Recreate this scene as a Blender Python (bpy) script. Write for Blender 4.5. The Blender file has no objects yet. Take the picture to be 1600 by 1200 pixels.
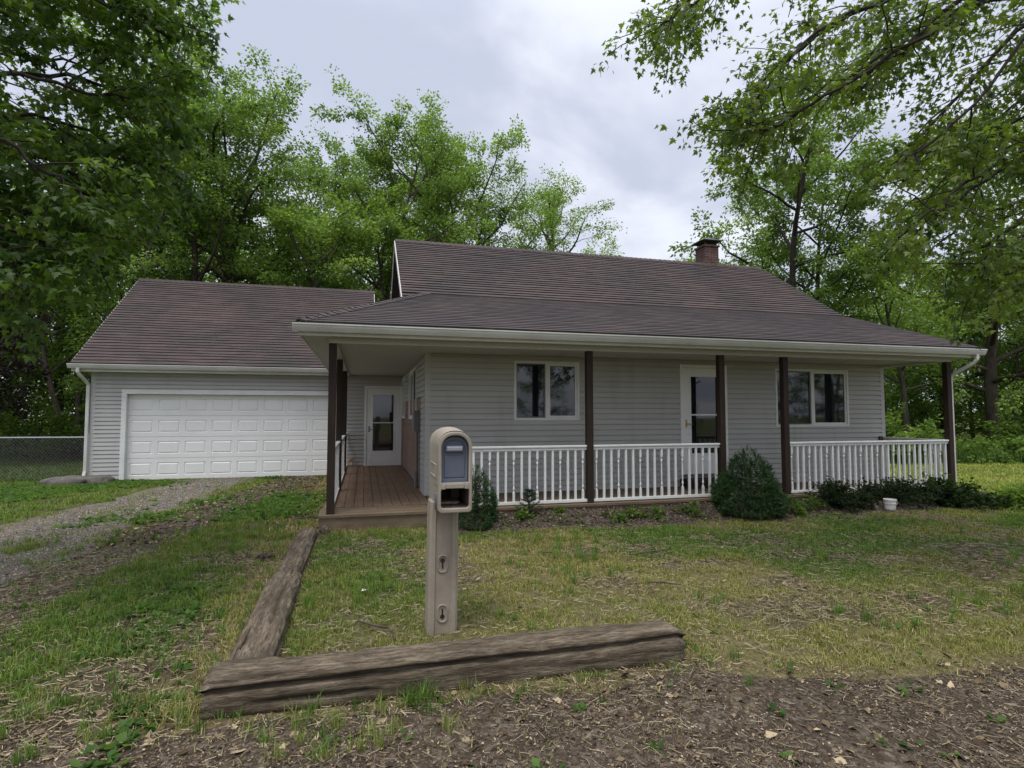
import bpy, math, random
import numpy as np
from mathutils import Vector
R = math.radians
D = bpy.data
SC = bpy.context.scene
COL = SC.collection
random.seed(7)

# ------------------------------------------------------------------ camera
EYE = 1.63
cam = D.cameras.new("camera")
cam.sensor_width = 36.0
cam.lens = 19.79
cam.clip_start = 0.05
cam.clip_end = 2000
camo = D.objects.new("camera", cam)
COL.objects.link(camo)
camo.location = (0, 0, EYE)
camo.rotation_euler = (R(90 + 3.06), 0, R(-14.735))
SC.camera = camo

# ------------------------------------------------------------------ light
SUN_EL, SUN_AZ = 70.0, 215.0          # azimuth clockwise from +Y
SUN_STRENGTH, SUN_ANGLE = 1.5, 22.0
CLOUD_DARK, CLOUD_LIGHT = (0.40, 0.432, 0.53), (0.62, 0.645, 0.715)
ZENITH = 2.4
EXPOSURE = 0.62
SC.view_settings.view_transform = 'Standard'
SC.view_settings.look = 'None'
SC.view_settings.exposure = EXPOSURE
SC.view_settings.gamma = 1.0
SC.view_settings.use_curve_mapping = False

world = D.worlds.new("World")
SC.world = world
world.use_nodes = True
wn, wl = world.node_tree.nodes, world.node_tree.links
wn.clear()
def wnode(t, **k):
    n = wn.new(t)
    for a, b in k.items(): setattr(n, a, b)
    return n
def build_world():
    tc = wnode('ShaderNodeTexCoord')
    sep = wnode('ShaderNodeSeparateXYZ'); wl.new(tc.outputs['Generated'], sep.inputs[0])
    zc = wnode('ShaderNodeMath', operation='MAXIMUM'); wl.new(sep.outputs[2], zc.inputs[0]); zc.inputs[1].default_value = 0.0
    za = wnode('ShaderNodeMath', operation='ADD'); wl.new(zc.outputs[0], za.inputs[0]); za.inputs[1].default_value = 0.30
    dx = wnode('ShaderNodeMath', operation='DIVIDE'); wl.new(sep.outputs[0], dx.inputs[0]); wl.new(za.outputs[0], dx.inputs[1])
    dy = wnode('ShaderNodeMath', operation='DIVIDE'); wl.new(sep.outputs[1], dy.inputs[0]); wl.new(za.outputs[0], dy.inputs[1])
    cb = wnode('ShaderNodeCombineXYZ'); wl.new(dx.outputs[0], cb.inputs[0]); wl.new(dy.outputs[0], cb.inputs[1]); cb.inputs[2].default_value = 3.7
    nz = wnode('ShaderNodeTexNoise'); nz.inputs['Scale'].default_value = 2.1; nz.inputs['Detail'].default_value = 5; nz.inputs['Roughness'].default_value = 0.5
    nz.inputs['Distortion'].default_value = 0.4
    wl.new(cb.outputs[0], nz.inputs['Vector'])
    rp = wnode('ShaderNodeValToRGB'); wl.new(nz.outputs['Fac'], rp.inputs[0])
    rp.color_ramp.interpolation = 'EASE'
    e = rp.color_ramp.elements
    e[0].position, e[0].color = 0.36, (*CLOUD_DARK, 1)
    e[1].position, e[1].color = 0.66, (*CLOUD_LIGHT, 1)
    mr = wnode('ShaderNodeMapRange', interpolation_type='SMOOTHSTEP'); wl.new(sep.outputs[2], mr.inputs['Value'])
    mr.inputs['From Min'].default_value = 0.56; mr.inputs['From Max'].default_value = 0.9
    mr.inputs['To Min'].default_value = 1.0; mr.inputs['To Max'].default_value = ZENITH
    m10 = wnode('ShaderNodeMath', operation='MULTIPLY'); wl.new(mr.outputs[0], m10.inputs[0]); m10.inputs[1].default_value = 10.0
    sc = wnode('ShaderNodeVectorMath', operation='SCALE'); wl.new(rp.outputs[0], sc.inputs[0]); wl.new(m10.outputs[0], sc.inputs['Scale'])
    sky = wnode('ShaderNodeTexSky'); sky.sky_type = 'NISHITA'; sky.sun_disc = False
    sky.sun_elevation = R(SUN_EL); sky.sun_rotation = R(SUN_AZ)
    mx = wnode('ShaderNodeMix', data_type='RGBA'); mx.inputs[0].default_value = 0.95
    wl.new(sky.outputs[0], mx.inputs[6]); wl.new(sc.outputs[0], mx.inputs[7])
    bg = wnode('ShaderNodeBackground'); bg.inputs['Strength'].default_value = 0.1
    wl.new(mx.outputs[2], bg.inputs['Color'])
    out = wnode('ShaderNodeOutputWorld'); wl.new(bg.outputs[0], out.inputs['Surface'])
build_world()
sd = D.lights.new("sun", 'SUN'); sd.energy = SUN_STRENGTH; sd.angle = R(SUN_ANGLE); sd.color = (1.0, 0.965, 0.91)
so = D.objects.new("sun", sd); COL.objects.link(so)
_s = Vector((math.sin(R(SUN_AZ)) * math.cos(R(SUN_EL)), math.cos(R(SUN_AZ)) * math.cos(R(SUN_EL)), math.sin(R(SUN_EL))))
so.rotation_euler = _s.to_track_quat('Z', 'Y').to_euler()
so.location = (0, 0, 40)

# ------------------------------------------------------------------ helpers
def tag(o, label=None, cat=None, group=None, kind=None):
    if label: o['label'] = label
    if cat: o['category'] = cat
    if group: o['group'] = group
    if kind: o['kind'] = kind
    return o

class MB:
    """collects polygons; becomes ONE mesh object"""
    def __init__(s): s.v, s.f, s.m, s.uv = [], [], [], {}
    def face(s, pts, m=0, uv=None):
        b = len(s.v); s.v += [tuple(p) for p in pts]
        s.f.append(tuple(range(b, b + len(pts)))); s.m.append(m)
        if uv: s.uv[len(s.f) - 1] = uv
    def box(s, x0, x1, y0, y1, z0, z1, m=0):
        b = len(s.v)
        s.v += [(x0,y0,z0),(x1,y0,z0),(x1,y1,z0),(x0,y1,z0),(x0,y0,z1),(x1,y0,z1),(x1,y1,z1),(x0,y1,z1)]
        for f in ((0,3,2,1),(4,5,6,7),(0,1,5,4),(1,2,6,5),(2,3,7,6),(3,0,4,7)):
            s.f.append(tuple(b + i for i in f)); s.m.append(m)
    def prism(s, poly, fa, fb, m=0):
        """poly: 2-D points; fa, fb map a 2-D point to 3-D at each end"""
        n = len(poly); b = len(s.v)
        s.v += [tuple(fa(p)) for p in poly] + [tuple(fb(p)) for p in poly]
        for i in range(n):
            j = (i + 1) % n
            s.f.append((b + i, b + j, b + n + j, b + n + i)); s.m.append(m)
        s.f.append(tuple(b + i for i in reversed(range(n)))); s.m.append(m)
        s.f.append(tuple(b + n + i for i in range(n))); s.m.append(m)
    def tube(s, pts, r, n=8, m=0, cap=True):
        V, F = tube_arrays(np.array(pts, float), np.full(len(pts), r, float) if np.isscalar(r) else np.array(r, float), n)
        b = len(s.v); s.v += [tuple(p) for p in V.tolist()]
        for f in F.tolist(): s.f.append(tuple(b + i for i in f)); s.m.append(m)
        if cap:
            s.f.append(tuple(b + i for i in range(n))); s.m.append(m)
            e = b + (len(pts) - 1) * n
            s.f.append(tuple(e + i for i in reversed(range(n)))); s.m.append(m)
    def mesh(s, name, mats, smooth=False):
        me = D.meshes.new(name)
        me.from_pydata(s.v, [], s.f)
        for m in (mats if isinstance(mats, (list, tuple)) else [mats]): me.materials.append(m)
        me.polygons.foreach_set('material_index', s.m)
        if s.uv:
            ul = me.uv_layers.new(name='UVMap')
            for pi, uv in s.uv.items():
                p = me.polygons[pi]
                for k, li in enumerate(p.loop_indices): ul.data[li].uv = uv[k]
        if smooth: me.polygons.foreach_set('use_smooth', [True] * len(s.f))
        me.update()
        return me

def tube_arrays(P, r, n):
    T = np.gradient(P, axis=0)
    T /= np.linalg.norm(T, axis=1, keepdims=True) + 1e-9
    ref = np.array([0, 0, 1.0]) if abs(T[0, 2]) < 0.85 else np.array([1.0, 0, 0])
    A = np.cross(T, ref); A /= np.linalg.norm(A, axis=1, keepdims=True) + 1e-9
    B = np.cross(T, A)
    t = np.arange(n) * 2 * math.pi / n
    V = P[:, None, :] + r[:, None, None] * (np.cos(t)[None, :, None] * A[:, None, :] + np.sin(t)[None, :, None] * B[:, None, :])
    k = len(P)
    i = np.arange(k - 1)[:, None] * n; j = np.arange(n)[None, :]; j2 = (j + 1) % n
    F = np.stack([i + j, i + j2, i + n + j2, i + n + j], -1).reshape(-1, 4)
    return V.reshape(-1, 3), F

def np_mesh(name, V, F, mat, col=None, smooth=False):
    me = D.meshes.new(name)
    V = np.ascontiguousarray(V, np.float32); F = np.ascontiguousarray(F, np.int32)
    k = F.shape[1]
    me.vertices.add(len(V)); me.vertices.foreach_set('co', V.ravel())
    me.loops.add(F.size); me.loops.foreach_set('vertex_index', F.ravel())
    me.polygons.add(len(F))
    me.polygons.foreach_set('loop_start', np.arange(0, F.size, k, dtype=np.int32))
    if col is not None:
        a = me.color_attributes.new('Col', 'FLOAT_COLOR', 'POINT')
        c = np.ones((len(V), 4), np.float32); c[:, :3] = col
        a.data.foreach_set('color', c.ravel())
    for m in (mat if isinstance(mat, (list, tuple)) else [mat]): me.materials.append(m)
    me.update(calc_edges=True)
    if smooth: me.polygons.foreach_set('use_smooth', np.ones(len(F), bool))
    return me

def empty(name, loc, label=None, cat=None, group=None):
    o = D.objects.new(name, None); COL.objects.link(o); o.location = loc
    o.empty_display_size = 0.2
    return tag(o, label, cat, group)
def link(name, me, parent=None, label=None):
    """world-space mesh; a child is moved back by where its thing stands"""
    o = D.objects.new(name, me); COL.objects.link(o)
    if parent is not None:
        o.parent = parent
        if parent.parent is None and parent.type == 'EMPTY': o.location = -Vector(parent.location)
    if label: o['label'] = label
    return o
def part(name, mb, mat, parent=None, smooth=False, label=None, bevel=0):
    o = link(name, mb.mesh(name, mat, smooth), parent, label)
    if bevel:
        md = o.modifiers.new('bevel', 'BEVEL'); md.width = bevel; md.segments = 2; md.limit_method = 'ANGLE'; md.angle_limit = R(50)
    return o

# 2-D value noise in numpy
def hash2(ix, iy, s):
    h = (ix.astype(np.int64) * 374761393 + iy.astype(np.int64) * 668265263 + s * 974711) & 0x7fffffff
    h = ((h ^ (h >> 13)) * 1274126177) & 0x7fffffff
    return ((h ^ (h >> 16)) & 0xffff) / 65535.0
def vnoise(x, y, s=0):
    x = np.asarray(x, float); y = np.asarray(y, float)
    ix, iy = np.floor(x), np.floor(y); fx, fy = x - ix, y - iy
    fx = fx * fx * (3 - 2 * fx); fy = fy * fy * (3 - 2 * fy)
    a, b, c, d = hash2(ix, iy, s), hash2(ix + 1, iy, s), hash2(ix, iy + 1, s), hash2(ix + 1, iy + 1, s)
    return (a * (1 - fx) + b * fx) * (1 - fy) + (c * (1 - fx) + d * fx) * fy
def fbm(x, y, s=0, o=4):
    t = 0; a = 0.5; f = 1.0
    for i in range(o):
        t = t + a * vnoise(x * f + 13.7 * i, y * f - 7.1 * i, s + i); a *= 0.5; f *= 2.03
    return t / (1 - 0.5 ** o)
def sstep(a, b, x):
    t = np.clip((x - a) / (b - a), 0, 1); return t * t * (3 - 2 * t)

# ------------------------------------------------------------------ materials
class NT:
    def __init__(s, name):
        s.mat = D.materials.new(name); s.mat.use_nodes = True
        s.n, s.l = s.mat.node_tree.nodes, s.mat.node_tree.links
        s.b = s.n['Principled BSDF']; s.out = s.n['Material Output']
    def new(s, t, **k):
        n = s.n.new(t)
        for a, b in k.items():
            if a in n.inputs: s.put(n.inputs[a], b)
            else: setattr(n, a, b)
        return n
    def put(s, sock, v):
        if isinstance(v, bpy.types.NodeSocket): s.l.new(v, sock)
        else: sock.default_value = v
    def coord(s, which='Object', scale=(1, 1, 1)):
        tc = s.new('ShaderNodeTexCoord'); mp = s.new('ShaderNodeMapping')
        s.l.new(tc.outputs[which], mp.inputs[0]); mp.inputs['Scale'].default_value = scale
        return mp.outputs[0]
    def noise(s, vec, scale, detail=4, rough=0.55, dist=0):
        n = s.new('ShaderNodeTexNoise'); s.l.new(vec, n.inputs['Vector'])
        n.inputs['Scale'].default_value = scale; n.inputs['Detail'].default_value = detail
        n.inputs['Roughness'].default_value = rough; n.inputs['Distortion'].default_value = dist
        return n.outputs['Fac']
    def ramp(s, fac, stops):
        r = s.new('ShaderNodeValToRGB'); s.l.new(fac, r.inputs[0]); e = r.color_ramp.elements
        while len(e) < len(stops): e.new(0.5)
        for q, (p, c) in zip(e, stops):
            q.position = p; q.color = (*c, 1) if len(c) == 3 else c
        return r.outputs[0]
    def mix(s, fac, a, b, mode='MIX'):
        m = s.new('ShaderNodeMix', data_type='RGBA', blend_type=mode)
        for k, v in ((0, fac), (6, a), (7, b)):
            if isinstance(v, tuple) and len(v) == 3: v = (*v, 1)
            s.put(m.inputs[k], v)
        return m.outputs[2]
    def bump(s, h, strength=0.3, dist=0.01, normal=None):
        b = s.new('ShaderNodeBump'); s.l.new(h, b.inputs['Height'])
        b.inputs['Strength'].default_value = strength; b.inputs['Distance'].default_value = dist
        if normal is not None: s.l.new(normal, b.inputs['Normal'])
        s.l.new(b.outputs[0], s.b.inputs['Normal']); return b.outputs[0]
    def base(s, c, rough=0.6, spec=0.3, metal=0):
        if isinstance(c, tuple): c = (*c, 1)
        s.put(s.b.inputs['Base Color'], c); s.put(s.b.inputs['Roughness'], rough)
        s.b.inputs['Specular IOR Level'].default_value = spec; s.b.inputs['Metallic'].default_value = metal
        return s.mat

def m_paint(name, c, dirt=0.12, rough=0.5, scale=3.0, dirtcol=(0.22, 0.2, 0.16), metal=0):
    t = NT(name); v = t.coord()
    a = t.noise(v, scale, 5, 0.6); f = t.noise(v, scale * 14, 3, 0.6)
    m = t.ramp(a, [(0.42, (0, 0, 0)), (0.75, (dirt, dirt, dirt))])
    c1 = t.mix(m, c, dirtcol)
    c2 = t.mix(0.10, c1, t.ramp(f, [(0.3, (0.2, 0.2, 0.2)), (0.7, (0.8, 0.8, 0.8))]), 'OVERLAY')
    t.bump(f, 0.06, 0.004)
    return t.base(c2, rough, 0.35, metal)

def m_siding(name, c, c2):
    t = NT(name); v = t.coord('Object', (0.25, 0.25, 3.0))
    a = t.noise(v, 3.0, 5, 0.6)
    g = t.coord('Object', (1, 1, 6)); gr = t.noise(g, 18, 4, 0.6)
    w = t.coord('Object', (2.2, 2.2, 0.35)); st = t.noise(w, 1.6, 5, 0.65)
    col = t.mix(t.ramp(a, [(0.35, (0, 0, 0)), (0.7, (1, 1, 1))]), c, c2)
    col = t.mix(t.ramp(st, [(0.52, (0, 0, 0)), (0.8, (0.3, 0.3, 0.3))]), col, (0.2, 0.2, 0.17))
    t.bump(gr, 0.12, 0.003)
    return t.base(col, 0.55, 0.3)

def m_wood(name, ca, cb, cc, stretch=(1, 1, 1), scale=6, bump=0.4, rough=0.8):
    t = NT(name); v = t.coord('Object', stretch)
    a = t.noise(v, scale, 6, 0.65, 0.3); b = t.noise(v, scale * 5, 4, 0.7)
    w = t.noise(t.coord(), 1.3, 4, 0.6)
    col = t.mix(t.ramp(a, [(0.3, (0, 0, 0)), (0.7, (1, 1, 1))]), ca, cb)
    col = t.mix(t.ramp(b, [(0.5, (0, 0, 0)), (0.75, (0.7, 0.7, 0.7))]), col, cc)
    col = t.mix(t.ramp(w, [(0.45, (0, 0, 0)), (0.75, (0.5, 0.5, 0.5))]), col, tuple(x * 0.55 for x in ca))
    t.bump(b, bump, 0.006)
    return t.base(col, rough, 0.2)

def m_timber(name, st):
    t = NT(name); v = t.coord('Object', st)
    a = t.noise(v, 1.6, 6, 0.7, 0.25); b = t.noise(t.coord('Object', tuple(x * 1.0 for x in st)), 6.5, 5, 0.75)
    w = t.noise(t.coord(), 2.6, 5, 0.65); k = t.noise(t.coord(), 16, 6, 0.75)
    col = t.ramp(a, [(0.25, (0.055, 0.041, 0.028)), (0.46, (0.155, 0.120, 0.082)), (0.68, (0.315, 0.258, 0.185))])
    col = t.mix(t.ramp(b, [(0.46, (0, 0, 0)), (0.62, (0.75, 0.75, 0.75))]), col, (0.040, 0.031, 0.023))
    col = t.mix(t.ramp(w, [(0.42, (0, 0, 0)), (0.66, (0.65, 0.65, 0.65))]), col, (0.060, 0.048, 0.036))
    col = t.mix(t.ramp(k, [(0.56, (0, 0, 0)), (0.72, (0.5, 0.5, 0.5))]), col, (0.13, 0.125, 0.07))
    t.bump(b, 1.0, 0.012)
    return t.base(col, 0.95, 0.12)

def m_shingle(name, tintA, tintB):
    t = NT(name)
    uv = t.new('ShaderNodeUVMap').outputs[0]
    br = t.new('ShaderNodeTexBrick'); t.l.new(uv, br.inputs['Vector'])
    br.inputs['Scale'].default_value = 1.0; br.inputs['Brick Width'].default_value = 0.31; br.inputs['Row Height'].default_value = 0.142
    br.inputs['Mortar Size'].default_value = 0.004; br.inputs['Mortar Smooth'].default_value = 0.3
    br.inputs['Color1'].default_value = (0, 0, 0, 1); br.inputs['Color2'].default_value = (1, 1, 1, 1); br.inputs['Mortar'].default_value = (0.25, 0.25, 0.25, 1)
    v = t.coord('Object', (1, 1, 1))
    big = t.noise(v, 0.55, 4, 0.6); mid = t.noise(t.coord('Object', (0.8, 0.8, 0.8)), 1.3, 6, 0.6, 0.8); grain = t.noise(v, 160, 2, 0.7); sp = t.noise(v, 9, 4, 0.7)
    col = t.mix(t.ramp(big, [(0.38, (0, 0, 0)), (0.62, (1, 1, 1))]), tintA, tintB)
    tabs = t.ramp(br.outputs['Color'], [(0, (0.84, 0.84, 0.84)), (1, (1.13, 1.12, 1.11))])
    col = t.mix(0.85, col, tabs, 'MULTIPLY')
    col = t.mix(t.ramp(mid, [(0.46, (0, 0, 0)), (0.66, (0.62, 0.62, 0.62))]), col, (0.040, 0.040, 0.036))   # algae and moss
    col = t.mix(t.ramp(sp, [(0.6, (0, 0, 0)), (0.78, (0.5, 0.5, 0.5))]), col, (0.11, 0.095, 0.085))
    col = t.mix(0.55, col, t.ramp(grain, [(0.3, (0.45, 0.45, 0.45)), (0.7, (1.5, 1.5, 1.5))]), 'MULTIPLY')
    t.bump(grain, 0.5, 0.004)
    return t.base(col, 0.85, 0.25)

def m_leaf(name, trans=0.38, gloss=0.35, boost=1.35):
    t = NT(name)
    a = t.new('ShaderNodeVertexColor'); a.layer_name = 'Col'
    t.base(a.outputs[0], 0.45, gloss)
    tr = t.new('ShaderNodeBsdfTranslucent')
    c = t.mix(1.0, a.outputs[0], (boost * 1.05, boost * 1.12, boost * 0.55), 'MULTIPLY')
    t.l.new(c, tr.inputs[0])
    mx = t.new('ShaderNodeMixShader'); mx.inputs[0].default_value = trans
    t.l.new(t.b.outputs[0], mx.inputs[1]); t.l.new(tr.outputs[0], mx.inputs[2])
    t.l.new(mx.outputs[0], t.out.inputs['Surface'])
    return t.mat

def m_col(name, rough=0.85, spec=0.15):
    t = NT(name); a = t.new('ShaderNodeVertexColor'); a.layer_name = 'Col'
    return t.base(a.outputs[0], rough, spec)

def m_bark(name, ca, cb):
    t = NT(name); v = t.coord('Object', (6, 6, 1.2))
    a = t.noise(v, 3, 6, 0.7); b = t.noise(t.coord(), 2.0, 4)
    col = t.mix(t.ramp(a, [(0.35, (0, 0, 0)), (0.68, (1, 1, 1))]), ca, cb)
    col = t.mix(t.ramp(b, [(0.5, (0, 0, 0)), (0.7, (0.4, 0.4, 0.4))]), col, (0.09, 0.1, 0.06))
    t.bump(a, 0.8, 0.02)
    return t.base(col, 0.9, 0.15)

def m_glass(name):
    t = NT(name); v = t.coord()
    n = t.noise(v, 1.2, 2)
    t.bump(n, 0.03, 0.02)
    c = t.ramp(t.noise(v, 2.5, 4), [(0.3, (0.006, 0.008, 0.012)), (0.75, (0.018, 0.022, 0.028))])
    m = t.base(c, 0.03, 0.6)
    t.b.inputs['IOR'].default_value = 1.6
    return m

def m_soil(name, stops, scale=9, chips=True, bumps=0.8):
    t = NT(name); v = t.coord()
    a = t.noise(v, scale, 8, 0.72); b = t.noise(v, scale * 7, 5, 0.7); w = t.noise(v, 0.9, 4, 0.6)
    col = t.ramp(a, stops)
    vo = t.new('ShaderNodeTexVoronoi'); t.l.new(v, vo.inputs['Vector']); vo.inputs['Scale'].default_value = 42
    chip = t.ramp(vo.outputs['Color'], [(0.2, (0.05, 0.04, 0.03)), (0.6, (0.15, 0.125, 0.095)), (0.95, (0.36, 0.31, 0.25))])
    col = t.mix(0.4 if chips else 0.12, col, chip)
    col = t.mix(0.6, col, t.ramp(b, [(0.3, (0.4, 0.4, 0.4)), (0.7, (1.45, 1.42, 1.4))]), 'MULTIPLY')
    col = t.mix(0.5, col, t.ramp(w, [(0.3, (0.7, 0.7, 0.7)), (0.7, (1.25, 1.22, 1.2))]), 'MULTIPLY')
    t.bump(b, bumps, 0.03)
    return t.base(col, 0.95, 0.1)

M = {}
M['siding'] = m_siding('grey_vinyl_siding', (0.44, 0.43, 0.41), (0.49, 0.475, 0.45))
M['trim'] = m_paint('grey_trim_board', (0.50, 0.49, 0.47), 0.15)
M['white'] = m_paint('white_paint', (0.74, 0.74, 0.72), 0.16)
M['door_white'] = m_paint('white_door_paint', (0.82, 0.81, 0.785), 0.08, 0.4, 1.5)
M['gutter'] = m_paint('white_gutter_metal', (0.60, 0.59, 0.55), 0.3, 0.38, 2.0, (0.25, 0.23, 0.16))
M['soffit'] = m_paint('off_white_soffit', (0.50, 0.49, 0.45), 0.2, 0.6, 1.2, (0.3, 0.28, 0.22))
M['post'] = m_wood('dark_brown_stained_post', (0.028, 0.019, 0.014), (0.048, 0.032, 0.023), (0.020, 0.014, 0.011), (14, 14, 1), 3, 0.25, 0.6)
M['deck'] = m_wood('brown_deck_board', (0.190, 0.118, 0.076), (0.300, 0.205, 0.138), (0.095, 0.062, 0.043), (10, 1, 4), 4, 0.3, 0.75)
M['deckx'] = m_wood('brown_deck_border_board', (0.14, 0.102, 0.066), (0.22, 0.165, 0.11), (0.075, 0.056, 0.038), (1, 10, 4), 4, 0.3, 0.75)
M['tie'] = m_timber('weathered_grey_timber', (1.7, 19, 19))
M['tiey'] = m_timber('weathered_brown_timber', (19, 1.7, 19))
M['sheath'] = m_wood('bare_sheathing_board', (0.24, 0.165, 0.13), (0.31, 0.22, 0.175), (0.17, 0.12, 0.1), (1, 0.6, 0.6), 4, 0.1, 0.8)
M['shingle'] = m_shingle('asphalt_shingles', (0.084, 0.060, 0.054), (0.064, 0.048, 0.046))
M['shingle_low'] = m_shingle('asphalt_shingles_porch', (0.080, 0.060, 0.056), (0.062, 0.050, 0.051))
M['edge'] = m_paint('shingle_cut_edge_shadow', (0.022, 0.020, 0.020), 0.2, 0.9)  # asphalt cut edge, coloured dark to draw the shadow line under each course
M['glass'] = m_glass('window_glass')
M['dark'] = m_paint('dark_metal', (0.05, 0.05, 0.052), 0.3, 0.5)
M['greymetal'] = m_paint('grey_painted_metal', (0.16, 0.16, 0.165), 0.2, 0.5)
M['galv'] = m_paint('galvanised_steel', (0.38, 0.39, 0.40), 0.3, 0.45, 3, (0.2, 0.2, 0.2), 0.5)
M['brass'] = m_paint('brass', (0.55, 0.38, 0.13), 0.2, 0.35, 3, (0.2, 0.15, 0.1), 0.9)
M['red'] = m_paint('red_enamel', (0.45, 0.05, 0.04), 0.2, 0.4)
M['tan'] = m_paint('tan_moulded_plastic', (0.315, 0.272, 0.212), 0.5, 0.55, 4, (0.16, 0.125, 0.095))
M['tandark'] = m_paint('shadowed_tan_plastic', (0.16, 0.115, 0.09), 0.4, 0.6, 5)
M['slate'] = m_paint('slate_blue_plastic', (0.105, 0.12, 0.155), 0.25, 0.45, 9, (0.07, 0.075, 0.09))
M['silver'] = m_paint('silver_plastic_handle', (0.33, 0.34, 0.37), 0.3, 0.3, 12, (0.2, 0.2, 0.24), 0.3)
M['black'] = m_paint('black_rubber', (0.012, 0.012, 0.013), 0.1, 0.6)
M['bucket'] = m_paint('white_bucket_plastic', (0.72, 0.71, 0.68), 0.4, 0.45, 7, (0.3, 0.27, 0.2))
M['rock'] = m_soil('grey_rock', [(0.3, (0.085, 0.078, 0.07)), (0.7, (0.21, 0.195, 0.175))], 5, False, 0.9)
M['bark'] = m_bark('grey_brown_bark', (0.045, 0.036, 0.028), (0.12, 0.10, 0.08))
M['bark_dark'] = m_bark('dark_bark', (0.022, 0.018, 0.015), (0.06, 0.05, 0.042))
M['leaf'] = m_leaf('maple_leaf', 0.5, 0.3)
M['leaf_far'] = m_leaf('woodland_leaf', 0.5, 0.15)
M['needle'] = m_leaf('conifer_needle', 0.15, 0.25)
M['blade'] = m_leaf('grass_blade', 0.34, 0.15, 1.15)
M['litter'] = m_col('dry_leaf')
M['stone'] = m_col('gravel_stone', 0.8, 0.25)

def m_ground():
    t = NT('lawn_ground'); v = t.coord()
    a = t.new('ShaderNodeVertexColor'); a.layer_name = 'Col'
    n1 = t.noise(v, 14, 7, 0.72); n2 = t.noise(v, 75, 4, 0.7)
    col = t.mix(0.85, a.outputs[0], t.ramp(n1, [(0.3, (0.45, 0.45, 0.45)), (0.72, (1.5, 1.48, 1.45))]), 'MULTIPLY')
    col = t.mix(0.7, col, t.ramp(n2, [(0.3, (0.4, 0.4, 0.4)), (0.7, (1.5, 1.45, 1.4))]), 'MULTIPLY')
    t.bump(n2, 0.8, 0.03)
    return t.base(col, 0.95, 0.1)
M['ground'] = m_ground()
M['verge'] = m_soil('bare_soil_verge', [(0.28, (0.030, 0.021, 0.014)), (0.5, (0.068, 0.048, 0.030)), (0.72, (0.13, 0.096, 0.062))], 7)
M['mulch'] = m_soil('dark_mulch', [(0.3, (0.022, 0.017, 0.013)), (0.55, (0.06, 0.045, 0.034)), (0.78, (0.12, 0.095, 0.075))], 12)
M['gravel'] = m_soil('driveway_gravel', [(0.28, (0.085, 0.070, 0.055)), (0.5, (0.180, 0.153, 0.125)), (0.75, (0.30, 0.265, 0.225))], 6)

# ------------------------------------------------------------------ ground
def track_a(y): return np.interp(y, [-5, 4, 7.5, 9.5, 12, 15.9], [-4.6, -3.9, -4.0, -4.1, -3.8, -3.3])
def track_b(y): return np.interp(y, [-5, 4, 6.5, 8.8, 11, 13.5, 15.9], [-3.0, -3.1, -3.0, -2.75, -2.4, -1.9, -1.5])
def verge_edge(x): return np.interp(x, [-14, -2, -.85, 2.0, 2.6, 5, 24], [4.0, 3.75, 3.46, 3.40, 3.15, 2.75, 1.5]) + 0.30 * (fbm(x * 1.6, x * 0 + 4.2, 5) - 0.5)
def height(x, y):
    h = 0.05 * (fbm(x * 0.5, y * 0.5, 31) - 0.5) + 0.035 * (fbm(x * 2.6, y * 2.6, 32) - 0.5)
    near = sstep(9.3, 8.2, y) * sstep(16.5, 15.4, y) + sstep(15.0, 14.0, y) * sstep(-1.0, -1.4, x)
    return h * np.clip(near + sstep(11.5, 13, x) + sstep(-8, -9, x) + sstep(26, 30, y), 0, 1) - 0.012
def lush(x, y):
    """how green the turf is"""
    left = sstep(-0.9, -1.5, x) * (0.35 + 0.75 * fbm(x * 0.5, y * 0.35, 9))
    left = left * np.where(y > 3.6, 1, 0.6)
    front = sstep(-0.9, -0.5, x) * (0.14 + 0.75 * sstep(0.35, 0.66, fbm(x * 0.8, y * 0.8, 11)) * sstep(3.0, 6.0, y) + 0.25 * sstep(2.5, 6.0, x))
    far = sstep(10.5, 12.0, x) * sstep(8, 10, y) * 0.55
    return np.clip(np.maximum(left, front) + far, 0, 1)
def bare(x, y):
    b = sstep(0.53, 0.68, fbm(x * 1.25, y * 1.25, 17))
    wear = np.exp(-((x + 1.15) / 0.45) ** 2) * sstep(3, 4.5, y) * 0.75 + sstep(0.55, 0.1, abs(x - track_b(y)) * 0.55) * 0.4
    return np.clip(b * 0.85 + wear * (0.5 + fbm(x * 2, y * 2, 18)), 0, 1)
def turf_colour(x, y):
    g = lush(x, y)[..., None]; b = bare(x, y)[..., None]
    straw = np.array([0.20, 0.165, 0.08]); green = np.array([0.062, 0.095, 0.024]); soil = np.array([0.095, 0.073, 0.05])
    c = straw * (1 - g) + green * g
    far = sstep(22, 40, np.hypot(x, y))[..., None]
    c = c * (1 - b * 0.8) + soil * b * 0.8
    fieldg = np.array([0.11, 0.125, 0.035]) * (0.8 + 0.5 * fbm(x * 0.4, y * 0.4, 23)[..., None])
    return c * (1 - far) + fieldg * far * 0.8 + far * 0.2 * c
def build_ground():
    gx = np.concatenate([-np.geomspace(400, 10.5, 40), np.arange(-10, 15, 0.11), np.geomspace(15.2, 400, 44)])
    gy = np.concatenate([-np.geomspace(200, 3.2, 20), np.arange(-3, 17, 0.11), np.geomspace(17.2, 500, 44)])
    X, Y = np.meshgrid(gx, gy, indexing='ij')
    Z = height(X, Y)
    V = np.stack([X, Y, Z], -1).reshape(-1, 3)
    a, b = len(gx), len(gy)
    i = (np.arange(a - 1)[:, None] * b + np.arange(b - 1)[None, :]).ravel()
    F = np.stack([i, i + b, i + b + 1, i + 1], -1)
    c = turf_colour(X, Y).reshape(-1, 3)
    o = link('ground', np_mesh('ground', V, F, M['ground'], c, True))
    tag(o, 'patchy lawn ground with straw coloured and green turf', 'ground', kind='structure')
build_ground()
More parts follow.
